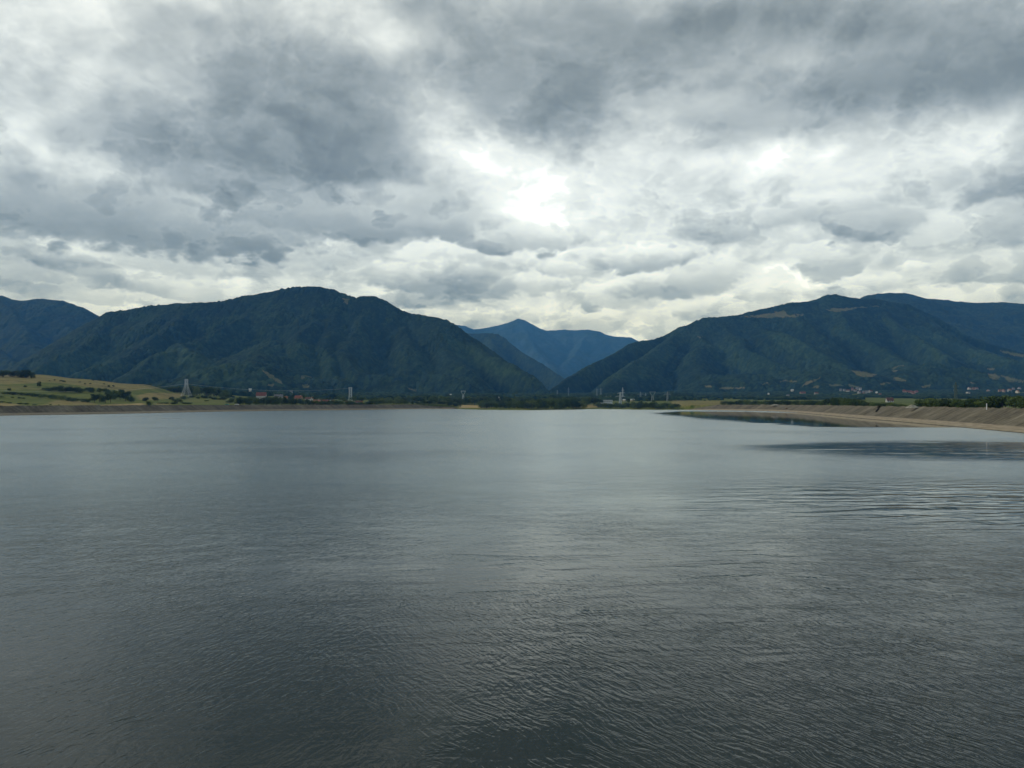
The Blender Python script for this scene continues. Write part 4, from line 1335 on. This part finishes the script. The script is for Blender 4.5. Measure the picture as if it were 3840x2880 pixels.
def pylon(x, ytop, Y, kind, label, group=None, arms=(), hw=6, mat=None, r=.16, yb=None):
    mat = mat or M_steel
    X = (x - CX) / F * Y
    zb = gz(X, Y)
    H = CH + (HY - ytop) / F * Y - zb
    s = Y / F
    t = thing('pylon', (X, Y, zb - .3), random.uniform(-.06, .06), label, 'pylon', group)
    CLEAR.append((X, Y, 10))
    mb = MB()
    if kind == 'wide':
        b_ = 17 * s
        prof = [(0, b_ * .92), (H * .26, b_ * .62), (H * .48, b_ * .40), (H * .66, b_ * .27), (H * .76, b_ * .24), (H * .88, b_ * .24), (H, b_ * .24)]
    elif kind == 'narrow':
        b_ = 5.5 * s
        prof = [(0, b_ * 1.25), (H * .18, b_), (H * .38, b_ * .86), (H * .56, b_ * .8), (H * .74, b_ * .8), (H * .88, b_ * .9), (H, b_ * .95)]
    elif kind == 'cat':
        b_ = hw * s
        prof = [(0, b_ * .55), (H * .3, b_ * .38), (H * .55, b_ * .30)]
    else:
        b_ = max(hw * .22 * s, .9)
        prof = [(0, b_ * 1.3)] + [(H * k / 9, b_ * (1.3 - .8 * k / 9)) for k in range(1, 9)] + [(H, b_ * .25)]
    r *= 1.25
    lattice(mb, prof, r, r * .6)
    mb.build('tower_body', mat, t)
    if kind == 'cat':
        cb = MB()
        for sg in (-1, 1):
            for q in (-.5, .5):
                cb.bar((sg * .1, q, H * .55), (sg * b_ * .80, q, H * .80), r)
                cb.bar((sg * b_ * .80, q, H * .80), (sg * b_ * .95, q, H), r)
            cb.bar((sg * b_ * .4, -.5, H * .675), (sg * b_ * .80, .5, H * .80), r * .7)
            cb.bar((sg * b_ * .80, -.5, H * .80), (sg * b_ * .9, .5, H * .93), r * .7)
        cb.build('fork', mat, t)
        arms = ((H * .93, b_ * 1.15),) if not arms else arms
    else:
        arms = [(CH + (HY - ya) / F * Y - zb, wa * s) for ya, wa in arms]
    for za, wa in arms:
        ar = MB()
        for q in (-.4, .4):
            ar.bar((-wa, 0, za), (wa, 0, za), r * .9)
            ar.bar((-wa, 0, za), (0, q, za + wa * .20), r * .7)
            ar.bar((wa, 0, za), (0, q, za + wa * .20), r * .7)
            ar.bar((-wa * .5, 0, za), (-wa * .5, q * .5, za + wa * .10), r * .6)
            ar.bar((wa * .5, 0, za), (wa * .5, q * .5, za + wa * .10), r * .6)
        ar.build('cross_arm', mat, t)
        for sg in (-1, 1):
            ins = MB()
            ins.bar((sg * wa * .97, 0, za), (sg * wa * .97, 0, za - 2.0), .14, .14, 6)
            ins.build('insulator', M_ins, t)
    if kind == 'wide':
        for sx_ in (-1, 1):
            for sy_ in (-1, 1):
                ft = MB()
                ft.box((sx_ * 15.6 * s, sy_ * 15.6 * s, .1), (1.6, 1.6, 1.4))
                ft.build('footing', M_conc, t)
    return t


pylon(699, 1421, 1200, 'wide', 'largest pylon, wide legged pale lattice tower on the left field', arms=((1439, 9), (1424, 7)), r=.20)
pylon(1314, 1452, 1330, 'narrow', 'narrow straight pale pylon rising from the trees right of the village', arms=((1453, 5.5),), r=.24)
pylon(1737, 1464, 1480, 'cat', 'funnel topped pale pylon above the middle of the far shore', hw=8, r=.26)
pylon(2090, 1463, 2150, 'mast', 'short thin distant pylon, leftmost in the valley gap', arms=((1470, 4),), hw=7, mat=M_steel_dull, r=.22)
pylon(2132, 1452, 2100, 'mast', 'taller thin distant pylon in the valley gap, second from the left', arms=((1460, 5), (1468, 5)), hw=7, mat=M_steel_dull, r=.22)
pylon(2238, 1456, 2000, 'mast', 'left one of the close pair of thin pylons right of the valley gap', arms=((1460, 6), (1468, 6), (1477, 6)), hw=8, mat=M_steel_dull, r=.22)
pylon(2253, 1454, 2020, 'mast', 'right one of the close pair of thin pylons right of the valley gap', arms=((1459, 6), (1467, 6), (1476, 6)), hw=8, mat=M_steel_dull, r=.22)
pylon(2326, 1470, 1250, 'mast', 'pylon with the longest cross arms, right of the long white building', arms=((1486, 18), (1474, 11)), hw=17, r=.26, mat=M_steel)
pylon(2335, 1453, 1700, 'mast', 'tall slim pylon standing directly behind the long armed pylon', arms=((1463, 6), (1472, 9)), hw=9, mat=M_steel, r=.22)
pylon(2402, 1469, 1650, 'mast', 'T shaped pylon right of the long armed pylon', arms=((1478, 12),), hw=10, mat=M_steel_dull, r=.22)
pylon(2421, 1474, 1900, 'mast', 'small thin pylon between the T shaped pylon and the fork topped one', arms=((1480, 5),), hw=7, mat=M_steel_dull, r=.2)
pylon(2447, 1467, 1420, 'cat', 'fork topped pylon between two T shaped pylons', hw=10, mat=M_steel_dull, r=.24)
pylon(2503, 1468, 1450, 'mast', 'rightmost T shaped pylon of the cluster, beside the green field', arms=((1480, 14), (1474, 9)), hw=11, mat=M_steel_dull, r=.24)
pylon(3584, 1432, 700, 'mast', 'tall thin dark pylon rising behind the big trees on the right', arms=((1444, 9), (1458, 8)), hw=15, mat=simple('green_grey_steel', (.10, .14, .12), .8), r=.13)


def cable(label, pts, sag, r=.11):
    """pts: photo position and depth of the ends"""
    mb = MB()
    for (a, b), sg in zip(zip(pts[:-1], pts[1:]), sag):
        A_, B2 = np.array(P(*a)), np.array(P(*b))
        n = 18
        q = [A_ + (B2 - A_) * t - np.array((0, 0, sg * 4 * t * (1 - t))) for t in np.linspace(0, 1, n)]
        for u, w_ in zip(q[:-1], q[1:]):
            mb.bar(u, w_, r)
    return tag(mb.build('power_line', M_cable), label, 'cable')


cable('thin pale power line sagging from the largest pylon towards the left edge', [(-420, 1440, 620), (690, 1440, 1200)], [9.0], .13)
cable('thin pale power line between the largest pylon and the narrow pylon', [(707, 1440, 1200), (1309, 1456, 1330)], [7.0], .13)

# ------------------------------------------------------------------ small things
p = (CX, 0, 0)
M_paint = simple('white_paint', (.72, .73, .72), .5, .06)
Y = 262
X = (3700 - CX) / F * Y
t = thing('marker_post', (X, Y, 6.1), 0, 'slim white post standing on the crest of the right embankment', 'post')
mb = MB()
mb.bar((0, 0, -.2), (0, 0, 1.75), .16, .14, 8)
mb.build('shaft', M_paint, t)
mb = MB()
mb.bar((0, 0, 1.75), (0, 0, 1.9), .20, .12, 8)
mb.build('cap', M_paint, t)
Y = 1320
X = (1872 - CX) / F * Y
zb = gz(X, Y)
zt = CH + (HY - 1488) / F * Y - zb
t = thing('leaning_pole', (X, Y, zb), 0, 'small white leaning pole sticking out of the wood on the far shore', 'pole')
mb = MB()
mb.bar((2.2, 0, 0), (1.2, 0, zt * .62), .75, .7, 8)
mb.build('shaft', M_paint, t)
mb = MB()
mb.bar((1.2, 0, zt * .62), (-1.0, 0, zt), .75, .35, 8)
mb.build('tip', M_paint, t)


def car(x, yb, Y, rz, paint, label):
    X = (x - CX) / F * Y
    t = thing('parked_car', (X, Y, 6.2), rz, label, 'car')
    L, W = 4.3, 1.75
    mb = MB()
    sec = [(-L / 2, .35), (-L / 2, .85), (-L * .44, .98), (-L * .28, 1.02), (-L * .16, 1.48), (L * .20, 1.50), (L * .36, 1.05), (L / 2, .95), (L / 2, .35)]
    n = len(sec)
    vs = [(a, -W / 2, b) for a, b in sec] + [(a, W / 2, b) for a, b in sec]
    mb.poly(vs, [tuple(range(n)), tuple(range(2 * n - 1, n - 1, -1))] + [(k, n + k, n + (k + 1) % n, (k + 1) % n) for k in range(n)])
    mb.build('body', paint, t)
    for sg in (-1, 1):
        wn = MB()
        wn.poly([(-L * .24, sg * (W / 2 + .01), 1.05), (-L * .14, sg * (W / 2 + .01), 1.4), (L * .18, sg * (W / 2 + .01), 1.42), (L * .30, sg * (W / 2 + .01), 1.07)], [(0, 1, 2, 3)])
        wn.build('window', M_glass, t)
        for q in (-.31, .31):
            wh = MB()
            wh.bar((L * q, sg * (W / 2 - .12), .32), (L * q, sg * (W / 2 + .03), .32), .32, .32, 14)
            wh.build('wheel', M_glass, t)


car(888, 1520, 826, .1, M_paint, 'white car parked on the crest of the left embankment')
car(851, 1520, 812, .0, simple('teal_paint', (.10, .28, .27), .5, .06), 'teal car parked under a tree on the crest of the left embankment')

M_rubble = simple('rubble', (.34, .32, .26), .95, .3)
for x, w, h_, lab in ((2863, 4.5, 1.6, 'left one of two pale rubble heaps on the crest of the right embankment'), (2908, 5.5, 1.5, 'right one of two pale rubble heaps on the crest of the right embankment'), (3422, 3.2, 1.6, 'tan heap of earth on the crest left of the big dark trees')):
    Yc = lerp_prof([(2863, 858), (2908, 812), (3422, 352)], x)
    X = (x - CX) / F * Yc
    r = np.random.RandomState(int(x))
    nn = 15
    gx, gy = np.meshgrid(np.linspace(-1, 1, nn), np.linspace(-1, 1, nn))
    rr = np.hypot(gx, gy)
    zz = np.clip(1 - rr, 0, 1) ** .8 * h_ * (1 + (fbm(gx * 3 + x, gy * 3, 3, 4) - .5) * .9) - .2
    o = grid_mesh('rubble_heap', gx * w, gy * w * .7, zz, M_rubble, smooth=False)
    o.location = (X, Yc, 6.15)
    tag(o, lab, 'heap')


def crest_point(x, d):
    """point of the right embankment seen in column x, at profile distance d from the water"""
    ss, px, py, nx, ny = offset_line(right_pts, 2.0)
    Xq, Yq = px + nx * d, py + ny * d
    U = Xq / np.maximum(Yq, 1) * F + CX
    U[Yq < 60] = 1e6
    k = int(np.argmin(np.abs(U - x)))
    return Xq[k], Yq[k], math.atan2(ny[k], nx[k])


# scrub in a slab joint and two small rusty shrubs
M_scrub = leaf_mat('scrub_dark', (.018, .016, .009), (.050, .042, .022))
M_rust = leaf_mat('scrub_rust', (.11, .055, .02), (.20, .105, .035))
c0, c1 = crest_point(3300, 12.4), crest_point(3288, 7.2)
root = thing('scrub_strip', (c0[0], c0[1], 6.2), 0, 'dark strip of scrub growing down a joint of the right embankment', 'scrub')
for k in range(7):
    a = k / 6
    ob = bpy.data.objects.new('shrub', CROWN['bush'][k % 5])
    col.objects.link(ob)
    ob.parent = root
    ob.location = ((c1[0] - c0[0]) * a, (c1[1] - c0[1]) * a, -2.65 * a - .1)
    ob.scale = (2.6 - a, 2.6 - a, 1.0)
    ob.rotation_euler = (0, 0, k)
    ob.material_slots[0].link = 'OBJECT'
    ob.material_slots[0].material = M_scrub
for x, d, w, lab in ((2950, 5.5, 3.0, 'rusty orange shrub low on the slope of the right embankment'), (2692, 11, 1.6, 'tiny dark shrub on the far slope of the right embankment')):
    q = crest_point(x, d)
    ob = bpy.data.objects.new('shrub', CROWN['bush'][2])
    col.objects.link(ob)
    ob.location = (q[0], q[1], (d - 3.3) * .52 + 1.5 - .2)
    ob.scale = (w, w, 1.3)
    ob.material_slots[0].link = 'OBJECT'
    ob.material_slots[0].material = M_rust if x == 2950 else M_scrub
    tag(ob, lab, 'bush')

# ------------------------------------------------------------------ woods on the plain
us = np.arange(-500, 4300, 4.5)
Ys = np.arange(1480, 2760, 5.0)
U, Yg = np.meshgrid(us, Ys)
Xg = (U - CX) / F * Yg
base = ground_z(Xg, Yg)
dome, tone = crowns(Xg, Yg, 10.5, 5, 8.5, 4, 10, 71)
pch = fbm(Xg / 150, Yg / 110, 4, 72)
small = fbm(Xg / 40, Yg / 40, 3, 73)
m_ = (pch * .7 + small * .3 > .47) | (Yg > 2350)
m_ &= ~((U < 640) & (Yg < 1800))
for cx_, cy_, cr in CLEAR:
    m_ &= ~((np.hypot(Xg - cx_, Yg - cy_) < cr) | ((np.abs(Xg / Yg - cx_ / cy_) * Yg < cr * .6) & (Yg < cy_) & (Yg > cy_ - 90)))
Zc = np.where(m_, base + .8 + dome * (.45 + .7 * small) * np.where(U > 2600, .6, 1.0), base - 8)
Zc[0] = Zc[-1] = -30
Zc[:, 0] = Zc[:, -1] = -30
wood = grid_mesh('woodland', Xg, Yg, Zc, M_forest, {'tone': tone, 'meadow': np.zeros(U.shape)})
wood['kind'] = 'stuff'
wood['label'] = 'dark distant woods across the plain at the foot of the mountains'
wood['category'] = 'woodland'


# ------------------------------------------------------------------ haze
HX0, HX1, HY0, HY1, HZ0, HZ1 = -8000, 8000, -2500, 10900, -6, 1180
mt = bpy.data.materials.new('haze')
mt.use_nodes = True
nt = mt.node_tree
for nd in list(nt.nodes):
    nt.nodes.remove(nd)
mo = nt.nodes.new('ShaderNodeOutputMaterial')
pv = nt.nodes.new('ShaderNodeVolumePrincipled')
pv.inputs['Color'].default_value = (.09, .36, 1.0, 1)
pv.inputs['Absorption Color'].default_value = (1, 1, 1, 1)
pv.inputs['Density'].default_value = 7.8e-5
pv.inputs['Anisotropy'].default_value = 0.0
nt.links.new(pv.outputs[0], mo.inputs['Volume'])
me = bpy.data.meshes.new('haze')
vs = [(x, y, z) for z in (HZ0, HZ1) for x, y in ((HX0, HY0), (HX1, HY0), (HX1, HY1), (HX0, HY1))]
me.from_pydata(vs, [], [(0, 3, 2, 1), (4, 5, 6, 7), (0, 1, 5, 4), (1, 2, 6, 5), (2, 3, 7, 6), (3, 0, 4, 7)])
me.materials.append(mt)
hz = bpy.data.objects.new('haze', me)
hz['kind'] = 'stuff'
col.objects.link(hz)
